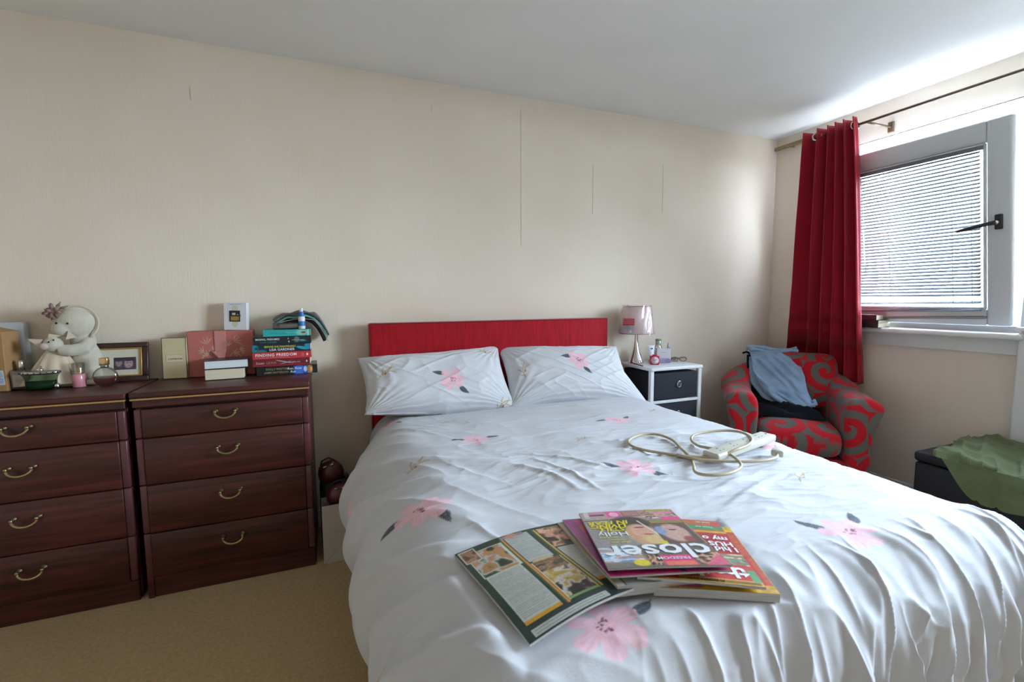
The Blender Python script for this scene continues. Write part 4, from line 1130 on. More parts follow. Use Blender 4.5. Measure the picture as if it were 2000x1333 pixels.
obj('bottle', G().lathe([(.016, 0), (.018, .003), (.018, .062), (.010, .074), (.009, .078)], 24), M_CLEAR, bt)
obj('contents', G().lathe([(.014, .003), (.015, .005), (.015, .048)], 20), pm('clear_lotion', '#c9cdd0', .2, trans=.5), bt)
obj('spray_head', G().lathe([(.0095, .078), (.0095, .100), (.006, .114), (.001, .116)], 16), pm('frosted_cap', '#d8dadb', .25, trans=.3), bt)

def glasses(label, loc, rz, col, s=1.0):
    t = thing('eyeglasses', label, 'glasses', loc, rz, 'glasses on the bedside unit')
    fm = pm('glasses_'+col.strip('#'), col, .25, var=.3, vscale=60)
    for sx in (-1, 1):
        ov = [(sx*.034*s+.028*s*math.cos(a)*abs(math.cos(a))**-.25 if abs(math.cos(a)) > 1e-3 else sx*.034*s, 0, .019*s+.0165*s*math.sin(a)) for a in np.linspace(0, 2*PI, 28, endpoint=False)]
        r_ = obj('rim', G().tube(ov, .0022*s, 6, True), fm, t)
        ln = obj('lens', G().prism([(p[0], p[2]) for p in ov], -.0006, .0006, M=Matrix.Rotation(R(90), 4, 'X')), film('spectacle_lens', '#f4f4f4', .10, .02), r_)
        obj('temple', G().tube([(sx*.063*s, 0, .026*s), (sx*.064*s, .03*s, .026*s), (sx*(.060-.05*(sx > 0))*s, .048*s, .022*s), (-sx*.02*s, .052*s, .012*s), (-sx*.045*s, .050*s, .006*s)], .0020*s, 6), fm, t)
    obj('bridge', G().tube([(-.008*s, 0, .024*s), (0, -.002, .028*s), (.008*s, 0, .024*s)], .0018*s, 6), fm, t)
    return t
glasses('dark tortoiseshell glasses folded at the front right of the bedside unit', (2.005, 2.245, NT+.002), R(-18), '#4a2a24', .78)
glasses('reddish pink framed glasses lying between the carton and the tortoiseshell glasses', (1.985, 2.285, NT+.002), R(8), '#8b4a52', .62)

# ------------------------------------------------------------------ tub armchair in the corner
RED = hx('#b3121f'); GRY = hx('#5f5c55')
def swirl(u, v, seed=0, cell=.24):
    """red and grey scroll cloth: spirals on a jittered lattice, u,v in metres"""
    rs = np.random.RandomState(seed)
    K = 17; J = rs.rand(K, K, 4)
    iu = np.floor(u/cell).astype(int); iv = np.floor(v/cell).astype(int)
    bestd = np.full(u.shape, 9.0); val = np.zeros(u.shape)
    for di in (-1, 0, 1):
        for dj in (-1, 0, 1):
            ci, cj = iu+di, iv+dj
            j = J[cj % K, ci % K]
            cx = (ci+.25+.5*j[..., 0])*cell; cy = (cj+.25+.5*j[..., 1])*cell
            dx, dy = u-cx, v-cy; r = np.hypot(dx, dy)
            ph = np.arctan2(dy, dx)*np.where(j[..., 2] > .5, 1, -1)
            arm = np.sin(ph-2*PI*r/(cell*.42)+j[..., 3]*6.28)
            blob = np.where(r < cell*.075, 1.0, arm)
            k = r < bestd; bestd = np.where(k, r, bestd); val = np.where(k, blob, val)
    red = sstep(-.12, .0, val-.02)
    c = GRY*(1-red)[..., None]+RED*red[..., None]
    return c
M_SWIRL = am('red_grey_scroll_cloth', .85, bump=.35, bscale=420, sheen=.15, spec=.2)
ch = thing('armchair', 'tub armchair in red and grey scroll fabric standing in the corner by the window', 'armchair', (2.57, 1.925, 0), R(-42.5))
# plan path (local: -y is the front) and a profile swept along it
HW, YA, YC = .272, -.29, .045
path = []
for y in np.linspace(YA, YC, 50): path.append((-HW, y))
for a in np.linspace(PI, 0, 90)[1:-1]: path.append((HW*math.cos(a), YC+HW*.92*math.sin(a)))
for y in np.linspace(YC, YA, 50): path.append((HW, y))
path = np.array(path); n_p = len(path)
dd = np.gradient(path, axis=0); dd /= np.linalg.norm(dd, axis=1)[:, None]
nrm = np.stack([-dd[:, 1], dd[:, 0]], 1)                       # outward
slen = np.concatenate([[0], np.cumsum(np.linalg.norm(np.diff(path, axis=0), axis=1))])
tt = slen/slen[-1]
Hh = .615+.125*np.sin(PI*np.clip((tt-.16)/.68, 0, 1))**1.3
def catmull(P, n):
    P = np.array(P, float); m = len(P); out = []
    for i in range(m):
        p0, p1, p2, p3 = P[i-1], P[i], P[(i+1) % m], P[(i+2) % m]
        for t_ in np.linspace(0, 1, n, endpoint=False):
            out.append(.5*((2*p1)+(-p0+p2)*t_+(2*p0-5*p1+4*p2-p3)*t_**2+(-p0+3*p1-3*p2+p3)*t_**3))
    return np.array(out)
rows = []
for i in range(n_p):
    H_ = Hh[i]; fl_ = .034
    pr = catmull([(.050, .07), (.056, .22), (.060, .40), (.068+fl_*.5, H_-.11), (.070+fl_, H_-.045), (.040+fl_*.6, H_-.004), (-.010, H_), (-.055, H_-.028), (-.070, H_-.10), (-.064, .38), (-.058, .20), (-.05, .08)], 16)
    rows.append(pr)
rows = np.array(rows)
# rounded ends: extra rings that shrink toward the middle of the profile
def ring3(i, pr, push=0.0):
    p = path[i]; q = nrm[i]; t_ = dd[i]
    return np.stack([p[0]+q[0]*pr[:, 0]+t_[0]*push, p[1]+q[1]*pr[:, 0]+t_[1]*push, pr[:, 1]], 1)
rings = [ring3(i, rows[i]) for i in range(n_p)]; uu = list(slen)
RG = np.array(rings)
pl = np.concatenate([[0], np.cumsum(np.linalg.norm(np.diff(rows[0], axis=0), axis=1))])
PU = np.repeat(np.array(uu)[:, None], RG.shape[1], 1); PV = np.repeat(pl[None, :], RG.shape[0], 0)
obj('tub_shell', grid_mesh('tub_shell', RG[:, :, 0], RG[:, :, 1], RG[:, :, 2], swirl(PU, PV, 3), closed_u=True), M_SWIRL, ch)
for (i, sg_) in ((0, -1), (n_p-1, 1)):                               # upholstered fronts of the two arms
    pr = rows[i]; c0 = np.array([.0, pr[:, 1].mean()]); fr = []
    for t_ in np.linspace(0, 1, 40):
        fr.append(ring3(i, c0+(pr-c0)*(1-t_), sg_*.040*math.sqrt(max(0, 1-(1-t_)**6))))
    FR = np.array(fr)
    obj('arm_front', grid_mesh('arm_front', FR[:, :, 0], FR[:, :, 1], FR[:, :, 2], swirl(FR[:, :, 0]+3.1+i*.013, FR[:, :, 2]+.07, 3, .2), closed_u=True), M_SWIRL, ch)
# seat cushion
def soft_block(name, hx_, hy_, z0, z1, crown, seed, parent, M=None, puff=.03, p=6, n=110, cell=.24):
    """closed cushion: top and bottom sheets over a rounded rectangle"""
    u, v = np.meshgrid(np.linspace(-1, 1, n), np.linspace(-1, 1, n))
    rr = np.maximum(abs(u), abs(v)); sc = rr/np.maximum(np.hypot(u, v), 1e-6)
    k = .22
    ux = u*(1-k*.5*np.clip(abs(u*v), 0, 1)**4); vy = v*(1-k*.5*np.clip(abs(u*v), 0, 1)**4)
    env = np.clip((1-abs(u)**p)*(1-abs(v)**p), 0, 1)**.38
    zm = (z0+z1)/2; hz_ = (z1-z0)/2
    zt_ = zm+hz_*env+crown*(1-u**2)*(1-v**2); zb_ = zm-hz_*env
    w = .006*fbm(u*3+seed, v*3, seed)*env
    side = abs(u) > abs(v)
    def cloth(drop):
        return swirl(hx_*u+np.where(side, np.sign(u)*drop, 0)+seed, hy_*v+np.where(side, 0, np.sign(v)*drop)+.3, seed, cell)
    top = grid_mesh(name, hx_*ux, hy_*vy, zt_+w, cloth(hz_*(1-env)))
    bot = grid_mesh('b', hx_*ux, hy_*vy, zb_, cloth(hz_*(1+env)), flip=True)
    bm = bmesh.new(); bm.from_mesh(top); bm.from_mesh(bot)
    bmesh.ops.remove_doubles(bm, verts=[q for q in bm.verts if abs(q.co.z-zm) < .002], dist=.0008)
    if M is not None: bm.transform(M)
    bm.to_mesh(top); bm.free(); bpy.data.meshes.remove(bot)
    return obj(name, top, M_SWIRL, parent)
soft_block('seat_cushion', .214, .29, .27, .445, .022, 5, ch, Matrix.Translation((0, -.06, 0)))
obj('seat_base', G().box(-.235, .235, -.325, .2, .07, .275, .02, 3), pm('red_base_cloth', '#8d1520', .9, var=.2, vscale=20), ch)
for sx in (-1, 1):
    for sy in (-.29, .24):
        obj('leg', G().lathe([(.016, 0), (.020, .07), (.022, .085)], 14, (sx*.26, sy, 0)), pm('dark_wood_leg', '#2c1a14', .4), ch)
sc_ = soft_block('scatter_cushion', .175, .175, -.055, .055, .01, 9, None, Matrix.Translation((2.60, 1.92, .575)) @ Matrix.Rotation(R(-46), 4, 'Z') @ Matrix.Translation((.075, .135, .06)) @ Matrix.Rotation(R(64), 4, 'X'), n=90, p=4, cell=.2)
tag(sc_, 'square cushion in the same red and grey scroll cloth leaning in the armchair', 'cushion')

# clothes thrown over the chair -----------------------------------------
M_DENIM = pm('faded_blue_denim', '#8ea6c2', .9, var=.14, vscale=18, bump=.3, bscale=600, sheen=.1, spec=.15)
M_BLACKC = pm('black_jersey', '#1e1f24', .95, var=.2, vscale=30, bump=.3, bscale=300, spec=.1)
Rz = Matrix.Rotation(R(-42.5), 4, 'Z')
def drape(name, pts_l, pts_r, nu, nv, mat, parent, wr, seed, thick):
    """cloth between two edge polylines (chair-local), wrinkled"""
    def samp(P, n):
        P = np.array(P, float); L = np.concatenate([[0], np.cumsum(np.linalg.norm(np.diff(P, axis=0), axis=1))]); L /= L[-1]
        t_ = np.linspace(0, 1, n)
        # smooth by cubic-ish resampling
        out = np.stack([np.interp(t_, L, P[:, k]) for k in range(3)], 1)
        for _ in range(3): out[1:-1] = (out[:-2]+2*out[1:-1]+out[2:])/4
        return out
    A = samp(pts_l, nv); B = samp(pts_r, nv)
    s_ = np.linspace(0, 1, nu)[None, :, None]
    P = A[:, None, :]*(1-s_)+B[:, None, :]*s_
    uu_, vv_ = np.meshgrid(np.linspace(0, 1, nu), np.linspace(0, 1, nv))
    bulge = .022*np.sin(PI*uu_)+wr*(np.sin(uu_*9+vv_*3+seed)+.7*np.sin(uu_*17-vv_*5+seed*2))*.5+wr*2.2*creases(uu_*.3, vv_*.6, R(65), .05, .3, seed)
    P[..., 1] -= bulge; P[..., 2] += bulge*.25
    o = obj(name, grid_mesh(name, P[..., 0], P[..., 1], P[..., 2]), mat, parent)
    solid(o, thick)
    return o
bk = thing('black_garment', 'black garment hanging over the armchair back and bunched on the seat', 'clothing', (2.57, 1.925, 0), R(-42.5))
drape('hanging_cloth', [(-.20, .33, .60), (-.205, .30, .765), (-.215, .19, .70), (-.225, .10, .56), (-.225, .00, .480)], [(.13, .36, .60), (.12, .32, .765), (.115, .21, .70), (.11, .12, .57), (.11, .02, .485)], 40, 60, M_BLACKC, bk, .006, 3, .006)
NUl = 60
u, v = np.meshgrid(np.linspace(-1, 1, NUl), np.linspace(-1, 1, 40))
env = np.clip((1-u**4)*(1-v**4), 0, 1)**.5
zz = .462+.055*env*(.7+.5*fbm(u*2, v*2, 4))+.018*env*np.sin(6*u+4*v)+.012*env*creases(u*.2, v*.2, .4, .04, .2, 12)
obj('bunched_cloth', grid_mesh('bunched_cloth', -.05+.20*u, -.085+.11*v-.02*u, zz), M_BLACKC, bk)
for q in (((-.17, .30, .760), (-.21, .27, .785), (-.235, .27, .775)),):
    obj('strap', G().tube(q, .007, 8), M_BLACKC, bk)
jn = thing('blue_jeans', 'faded blue jeans folded over the armchair back, waistband rolled at the top', 'jeans', (2.57, 1.925, 0), R(-42.5))
drape('leg_front', [(-.195, .30, .80), (-.195, .19, .765), (-.185, .11, .67), (-.13, .03, .56), (-.045, -.05, .505)], [(.065, .30, .80), (.075, .18, .765), (.085, .09, .67), (.095, .01, .57), (.115, -.07, .505)], 46, 70, M_DENIM, jn, .011, 5, .006)
drape('leg_under', [(-.20, .24, .75), (-.205, .16, .68), (-.20, .09, .60), (-.14, .02, .525), (-.06, -.035, .50)], [(.02, .24, .75), (.0, .17, .68), (.0, .10, .60), (.03, .03, .53), (.07, -.04, .505)], 30, 50, M_DENIM, jn, .007, 8, .006)
wb_ = []
for a in np.linspace(0, 1, 30): wb_.append((-.20+.275*a, .215+.012*math.sin(6*a), .800+.010*math.sin(8*a+1)))
ob_ = obj('waistband', G().tube(wb_, [.010+.003*math.sin(i*.9) for i in range(30)], 10), M_DENIM, jn)
wb2 = [(-.215+.29*a, .25+.01*math.sin(5*a), .812+.008*math.sin(7*a)) for a in np.linspace(0, 1, 30)]
obj('rolled_fold', G().tube(wb2, [.014+.003*math.sin(i*.7) for i in range(30)], 10), M_DENIM, jn)
obj('side_seam', G().tube([(-.15, .085, .665), (-.10, .03, .60), (-.03, -.035, .545), (.05, -.085, .518)], .006, 8), M_DENIM, jn)
obj('hem', G().tube([(-.03, -.075, .508), (.03, -.09, .508), (.09, -.095, .515), (.12, -.085, .53), (.115, -.065, .548)], [.008, .009, .010, .012, .010], 10), M_DENIM, jn)
obj('pale_turn_up', G().box(-.035, .06, -.092, -.080, .492, .508, .004, 2), pm('pale_pocket_lining', '#b3adae', .9), jn)

# ------------------------------------------------------------------ paperbacks on the window sill
def sill_book(label, loc, rz, L, D, H, col):
    t = thing('paperback_book', label, 'book', loc, rz, 'books on the window sill')
    cm = pm('cover_'+col.strip('#'), col, .4, var=.5, vscale=60)
    g = G(); g.box(-L/2, L/2, -D/2, D/2, 0, .001); g.box(-L/2, L/2, -D/2, D/2, H-.001, H); g.box(-L/2, -L/2+.001, -D/2, D/2, 0, H)
    obj('cover', g, cm, t)
    obj('page_block', G().box(-L/2+.001, L/2-.001, -D/2+.001, D/2-.001, .001, H-.001), M_PAGES, t)
    return t
sill_book('black thriller paperback lying on the window sill under a smaller one', (2.955, 1.745, .9725), R(4), .122, .175, .042, '#1d1a1c')
sill_book('smaller dark paperback lying on top of another book on the window sill', (2.952, 1.762, .9725+.0425), R(10), .112, .165, .030, '#2a211f')

# ------------------------------------------------------------------ ottoman with green cloth
ot = thing('storage_ottoman', 'black storage box standing under the window with a green cloth over it', 'ottoman', (2.735, .755, 0))
M_OTT = pm('black_leatherette', '#16161b', .5, var=.1, vscale=30, bump=.15, bscale=300)
obj('box_body', G().box(-.195, .205, -.52, .50, .02, .375, .012, 3), M_OTT, ot)
obj('lid', G().box(-.200, .210, -.525, .505, .378, .425, .016, 4), M_OTT, ot)
for sx in (-.17, .17):
    for sy in (-.47, .45): obj('foot', G().lathe([(.018, 0), (.02, .02)], 12, (sx, sy, 0)), M_DARKMETAL, ot)
M_GREEN = pm('olive_green_cotton', '#6c7654', .85, var=.08, vscale=20, bump=.2, bscale=300, sheen=.1, spec=.2)
NU, NV = 150, 150
u, v = np.meshgrid(np.linspace(0, 1, NU), np.linspace(0, 1, NV))
# flat cloth parameters: u from the wall to the bed side and over the edge, v along the box
edge_x = 2.522
hg = .17*sstep(.0, .22, v)*(1-.45*sstep(.3, 1, v))                  # how far it hangs down on the bed side
x_in = 2.965-.03*np.sin(5*v)
px = x_in+(edge_x-hg-x_in)*u; py = 1.215-.80*v-.03*u+.02*np.sin(6*u)
ex = np.maximum(edge_x-px, 0); hangm = (px < edge_x)
top_z = .437+.012*np.sin(9*py+6*px)+.022*creases(px, py, R(70), .07, .3, 21)+.015*creases(px, py, R(20), .06, .25, 23)+.018*np.exp(-((py-1.12)/.06)**2)*sstep(2.6, 2.75, px)
zc = np.where(hangm, top_z-ex*.96, top_z)
xc = np.where(hangm, edge_x-.010-.05*ex+.05*np.sin(20*py+2*ex)*ex*3, px)
zc = np.where(hangm, np.minimum(zc, .43), zc)
gc = obj('green_cloth', grid_mesh('green_cloth', xc, py, zc), M_GREEN)
solid(gc, .003)
tag(gc, 'crumpled olive green cloth draped over the black box under the window', 'cloth')

# ------------------------------------------------------------------ paper bag and dark red bundles between chest and bed
pb_ = thing('paper_bag', 'plain white paper carrier bag standing on the carpet between chest and bed', 'bag', (-.005, 2.115, 0), R(2))
g = G()
w_, d_, h_ = .066, .045, .265
for (x0, x1, y0, y1) in ((-w_, w_, -d_, -d_+.0012), (-w_, w_, d_-.0012, d_), (-w_, -w_+.0012, -d_, d_), (w_-.0012, w_, -d_, d_)): g.box(x0, x1, y0, y1, 0, h_)
g.box(-w_, w_, -d_, d_, 0, .0015)
obj('bag_body', g, pm('white_kraft_paper', '#b9b1a8', .8, var=.06, vscale=10, bump=.3, bscale=20, bdist=.004), pb_)
obj('fold_line', G().add([(-w_, -d_-.0008, .0), (-w_+.05, -d_-.0008, .055), (-w_+.052, -d_-.0008, .055), (-w_+.003, -d_-.0008, .0)], [(0, 3, 2, 1)]), pm('paper_fold', '#8d867e', .8), pb_)
obj('rim_edge', G().box(-w_, w_, -d_-.0006, -d_+.001, h_-.002, h_), M_INK, pb_)
M_OXB = pm('oxblood_leather', '#4a151b', .35, var=.25, vscale=25, bump=.15, bscale=120, coat=.2)
def shoe(label, M):
    t = thing('leather_pouch', label, 'purse', (0, 0, 0), 0, 'dark red purses'); t.matrix_world = M
    g = G(); 
    g.lathe([(.018, -.002), (.046, .004), (.056, .025), (.054, .05), (.044, .074), (.030, .088), (.012, .092)], 24, sy=.72)
    obj('pouch_body', g, M_OXB, t)
    obj('clasp', G().box(-.022, -.006, -.036, -.031, .078, .085, .002, 2).box(.008, .022, -.036, -.031, .078, .085, .002, 2), M_STEEL, t)
    obj('strap', G().tube([(-.035, 0, .075), (-.02, -.01, .105), (.01, -.012, .110), (.035, 0, .08)], .004, 8), M_INK, t)
    return t
shoe('round dark red leather purse resting in the top of the paper bag', Matrix.Translation((.006, 2.12, .245)))
shoe('dark red leather purse tucked above and behind the other one against the wall', Matrix.Translation((-.018, 2.19, .330)) @ Matrix.Rotation(R(-14), 4, 'Y'))
sb = thing('black_bag', 'black bag wedged upright behind the white paper bag', 'bag', (-.008, 2.225, 0))
obj('bag_body', G().box(-.070, .062, -.05, .06, 0, .335, .03, 4), M_OTT, sb)
obj('handle', G().tube([(-.04, -.03, .33), (-.03, -.035, .37), (.02, -.035, .372), (.035, -.03, .33)], .006, 8), M_OTT, sb)

# ------------------------------------------------------------------ extension lead on the duvet
M_LEAD = pm('beige_lead_plastic', '#b5a78b', .45, var=.05, vscale=20)
M_LEADW = pm('off_white_socket_plastic', '#c9c5b8', .4, var=.03, vscale=12)
ZD = .625
xl = thing('extension_lead', 'off-white extension lead with coiled beige cable lying on the duvet', 'extension lead', (1.38, 1.22, ZD))
Ms = frame((1.395-1.38, 1.225-1.22, .012), (.39, .085, .004), (-.085, .39, 0))
g = G(); g.box(-.195, .195, -.032, .032, -.008, .020, .008, 3, M=Ms)
bdy = obj('socket_block', g, M_LEADW, xl)
g = G()
for k in range(4):
    for (dx_, dy_, w_, h_) in ((0, .012, .004, .007), (-.011, -.008, .007, .003), (.011, -.008, .007, .003)):
        x_ = -.135+.085*k+dx_; g.box(x_-w_/2, x_+w_/2, dy_-h_/2, dy_+h_/2, .0198, .0204, M=Ms)
obj('socket_hole', g, M_INK, bdy)
obj('indicator', G().box(.170, .178, -.003, .003, .0196, .0208, M=Ms), M_INK, bdy)
cabp = [(1.20, 1.20), (1.12, 1.265), (1.04, 1.36), (1.05, 1.44), (1.14, 1.49), (1.21, 1.475), (1.225, 1.40), (1.19, 1.31), (1.155, 1.22), (1.11, 1.16), (1.065, 1.10), (1.09, 1.06), (1.16, 1.05), (1.235, 1.08), (1.275, 1.15), (1.275, 1.225), (1.26, 1.30), (1.30, 1.37), (1.42, 1.375), (1.49, 1.33), (1.47, 1.25), (1.40, 1.19), (1.30, 1.165), (1.20, 1.19), (1.12, 1.25)]
cabp2 = [(1.12, 1.25), (1.16, 1.18), (1.25, 1.125), (1.33, 1.095), (1.41, 1.095), (1.455, 1.125)]
def smooth_path(P, n, zf):
    P = np.array(P, float); out = []
    for i in range(len(P)-1):
        p0 = P[max(i-1, 0)]; p1 = P[i]; p2 = P[i+1]; p3 = P[min(i+2, len(P)-1)]
        for t_ in np.linspace(0, 1, n, endpoint=False):
            out.append(.5*((2*p1)+(-p0+p2)*t_+(2*p0-5*p1+4*p2-p3)*t_**2+(-p0+3*p1-3*p2+p3)*t_**3))
    out.append(P[-1]); out = np.array(out)
    return [(q[0]-1.38, q[1]-1.22, zf(k/len(out), q)) for k, q in enumerate(out)]
rad_c = .0052
obj('cable', G().tube(smooth_path(cabp, 7, lambda t_, q: .004+.022*sstep(1.22, 1.32, q[0])*sstep(.5, .7, t_)*(1-sstep(.95, 1, t_))+.010*abs(math.sin(9*t_))), rad_c, 10), M_LEAD, xl)
obj('cable_end', G().tube(smooth_path(cabp2, 7, lambda t_, q: .012), rad_c, 10), M_LEAD, xl)
pg = Matrix.Translation((1.455-1.38+.012, 1.13-1.22, .012)) @ Matrix.Rotation(R(30), 4, 'Z')
obj('plug', G().box(-.022, .022, -.020, .020, -.010, .014, .006, 3, M=pg), M_LEADW, xl)
xl.location = (1.38*.928, 1.22*.928, ZD); xl.scale = (.928, .928, .928)
obj('cable_grip', G().tube([(1.205-1.38, 1.197-1.22, .010), (1.235-1.38, 1.203-1.22, .013)], [.006, .009], 10), M_LEAD, xl)

# ------------------------------------------------------------------ magazines
M_PRINT = am('glossy_magazine_print', .35, spec=.5, coat=.15)
M_EDGE = pm('magazine_page_edges', '#b9b6b2', .8, var=.25, vscale=900, stretch=(.02, .02, 1))
# where each magazine's corners lie: near left, near right, far left, far right
Q_OPEN = ((0.265, 0.603, 0.620), (0.501, 0.637, 0.634), (0.222, 0.897, 0.618), (0.470, 0.912, 0.630))
Q_HALF = ((0.450, 0.640, 0.644), (0.665, 0.597, 0.644), (0.470, 0.912, 0.630), (0.716, 0.849, 0.630))
Q_YEL = ((0.519, 0.628, 0.632), (0.720, 0.537, 0.628), (0.601, 0.872, 0.626), (0.834, 0.755, 0.624))
Q_RED = ((0.492, 0.641, 0.652), (0.692, 0.543, 0.642), (0.623, 0.873, 0.634), (0.818, 0.775, 0.630))
Q_PINK = ((0.443, 0.653, 0.658), (0.649, 0.583, 0.660), (0.483, 0.910, 0.636), (0.723, 0.840, 0.637))
Q_TOP = ((0.443, 0.659, 0.668), (0.654, 0.582, 0.669), (0.529, 0.913, 0.641), (0.740, 0.844, 0.643))
class Quad:
    def __init__(s, c):
        s.c = np.array(c, float)
        s.W = (np.linalg.norm(s.c[1]-s.c[0])+np.linalg.norm(s.c[3]-s.c[2]))/2; s.H = (np.linalg.norm(s.c[2]-s.c[0])+np.linalg.norm(s.c[3]-s.c[1]))/2
    def at(s, u, v, dz):
        u = np.asarray(u)[..., None]; v = np.asarray(v)[..., None]
        P = s.c[0]*(1-u)*(1-v)+s.c[1]*u*(1-v)+s.c[2]*(1-u)*v+s.c[3]*u*v
        P[..., 2] += dz
        return P
def mag_sheet(name, cv, Q, zf, parent):
    """printed leaf on a quad, bent by zf(u,v)"""
    P = Q.at(cv.X, cv.Y, zf(cv.X, cv.Y))
    return obj(name, grid_mesh(name, P[..., 0], P[..., 1], P[..., 2], cv.a), M_PRINT, parent)
def mag_block(name, Q, zf, thick, parent, mat=None, n=24):
    """the stack of inner pages under a leaf, same bend"""
    U_, V_ = np.meshgrid(np.linspace(0, 1, n), np.linspace(0, 1, n))
    def sheet(dz): return Q.at(U_, V_, zf(U_, V_)+dz)
    T_, B_ = sheet(-.0006), sheet(-thick)
    vs_ = np.concatenate([T_[..., :3].reshape(-1, 3), B_[..., :3].reshape(-1, 3)]); k = n*n
    fs = []
    for j in range(n-1):
        for i in range(n-1):
            a_ = j*n+i; fs.append((a_, a_+1, a_+n+1, a_+n)); fs.append((k+a_, k+a_+n, k+a_+n+1, k+a_+1))
    for i in range(n-1):
        fs.append((i, k+i, k+i+1, i+1)); b_ = (n-1)*n+i; fs.append((b_, b_+1, k+b_+1, k+b_))
        c_ = i*n; fs.append((c_, c_+n, k+c_+n, k+c_)); d_ = i*n+n-1; fs.append((d_, k+d_, k+d_+n, d_+n))
    return obj(name, G().add([tuple(q) for q in vs_], fs, False), mat or M_EDGE, parent)
def mtext(parent, Q, zf, body, u, v, size, mat, bold=.01, shear=0.0, sx=1.0, flip=True):
    """lettering laid on a bent leaf; flip turns it upside down as the covers lie"""
    cu = bpy.data.curves.new('t', 'FONT'); cu.body = body; cu.size = size; cu.offset = bold*size; cu.shear = shear; cu.resolution_u = 2
    ob = bpy.data.objects.new('t', cu); me = bpy.data.meshes.new_from_object(ob)
    bpy.data.objects.remove(ob); bpy.data.curves.remove(cu)
    me.transform(Matrix.Diagonal((sx, 1, 1, 1)))
    for q in me.vertices:
        x, y = (-q.co.x, -q.co.y) if flip else (q.co.x, q.co.y)
        uu_, vv_ = u+x/Q.W, v+y/Q.H
        q.co = Vector(Q.at(np.array(uu_), np.array(vv_), float(zf(np.array(uu_), np.array(vv_)))+.0009))
    me.materials.clear(); me.materials.append(mat); me.name = 'lettering'
    o = bpy.data.objects.new('lettering', me); COL.objects.link(o); o.parent = parent
    return o
M_MWH = pm('cover_white_ink', '#dfe2e6', .4); M_MYE = pm('cover_yellow_ink', '#d8c92e', .4); M_MPK = pm('cover_pink_ink', '#e8a9c2', .4); M_MDK = pm('cover_dark_ink', '#33302f', .4)
om = thing('open_magazine', 'magazine folded open at a dark green page of photos and white text columns', 'magazine', (0, 0, 0), 0, 'magazines on the bed')
Qo = Quad(Q_OPEN)
zo = lambda U_, V_: .010*np.sin(PI*U_)+.003*np.sin(4*V_+2*U_)
cv = Canvas(200, 250, '#233b2c')
cv.rect(.0, 1, .0, .10, '#2b3a3c'); cv.rect(.06, .70, .015, .065, '#b9bcb6'); cv.lines(.08, .66, .02, .06, 2, '#7d807a', .4, .6)
cv.rect(.06, .36, .115, .60, '#b9bdb6'); cv.lines(.075, .345, .15, .59, 26, '#8e918b', .45, .55, 3)
cv.rect(.06, .36, .105, .135, '#cf9a2b')
cv.rect(.05, .385, .60, .93, '#c2cbb6'); cv.rect(.06, .36, .61, .92, '#2d3127'); cv.photo(.06, .36, .61, .92, 3, ['#2d3127', '#4a5236', '#b9bcb6', '#b77f62', '#b08b4d', '#33352a'])
cv.rect(.02, .16, .82, .985, '#c9c6be'); cv.rect(.03, .15, .83, .975, '#86614e'); cv.photo(.03, .15, .83, .975, 5, ['#5d4238', '#86614e', '#b08468', '#9c7460'], 4)
cv.rect(.40, .42, .10, .97, '#c78a46'); cv.rect(.385, .40, .10, .97, '#3c5a34'); 
cv.rect(.43, .66, .58, .97, '#aeb1ac'); cv.lines(.44, .65, .62, .96, 18, '#858883', .45, .55, 5); cv.rect(.45, .64, .56, .60, '#b3a886')
cv.rect(.43, .68, .43, .56, '#3f3430'); cv.photo(.43, .68, .43, .56, 8, ['#3f3430', '#6a4a40', '#9c8a55', '#8d5a4a', '#4a4a30'], 4)
cv.rect(.43, .69, .14, .43, '#b39a4d'); cv.photo(.43, .69, .14, .43, 11, ['#2a2624', '#3b3430', '#c8c2b8', '#b39a4d', '#a8714f', '#3b4a34'])
cv.rect(.425, .435, .11, .56, '#dcc9a6'); cv.rect(.69, .70, .11, .56, '#dcae6a'); cv.rect(.43, .70, .115, .135, '#7da06a')
cv.rect(.70, .72, .12, .97, '#3c5a34'); cv.rect(.72, .735, .12, .97, '#c9a94e')
cv.rect(.75, .96, .20, .66, '#b4b6ae'); cv.lines(.76, .95, .24, .65, 22, '#878a82', .45, .55, 7); cv.rect(.75, .95, .175, .205, '#cf9a2b')
cv.rect(.74, .98, .68, .97, '#3a342e'); cv.photo(.74, .98, .68, .97, 14, ['#2b2724', '#4a3a32', '#b9846a', '#d0a48c', '#8c6a4e', '#3b3530'])
cv.rect(.40, .62, .955, .99, '#8d7a78'); cv.ell(.5, .97, .06, .03, '#c08d78', .4)
cv.grain(.08, 60, 6)
mag_sheet('printed_page', cv, Qo, zo, om)
mag_block('page_block', Qo, zo, .005, om)
# the folded-back half rises under the pile
Qh = Quad(Q_HALF)
cv = Canvas(120, 120, '#b9bab6'); cv.rect(0, .02, 0, 1, '#d7b48a'); cv.rect(.02, .07, 0, 1, '#c9cbc8'); cv.rect(.07, .085, 0, 1, '#6b6c68')
zh = lambda a_, b_: .001+0*a_
mag_sheet('turned_page', cv, Qh, zh, om)
mag_block('page_block', Qh, zh, .020, om)

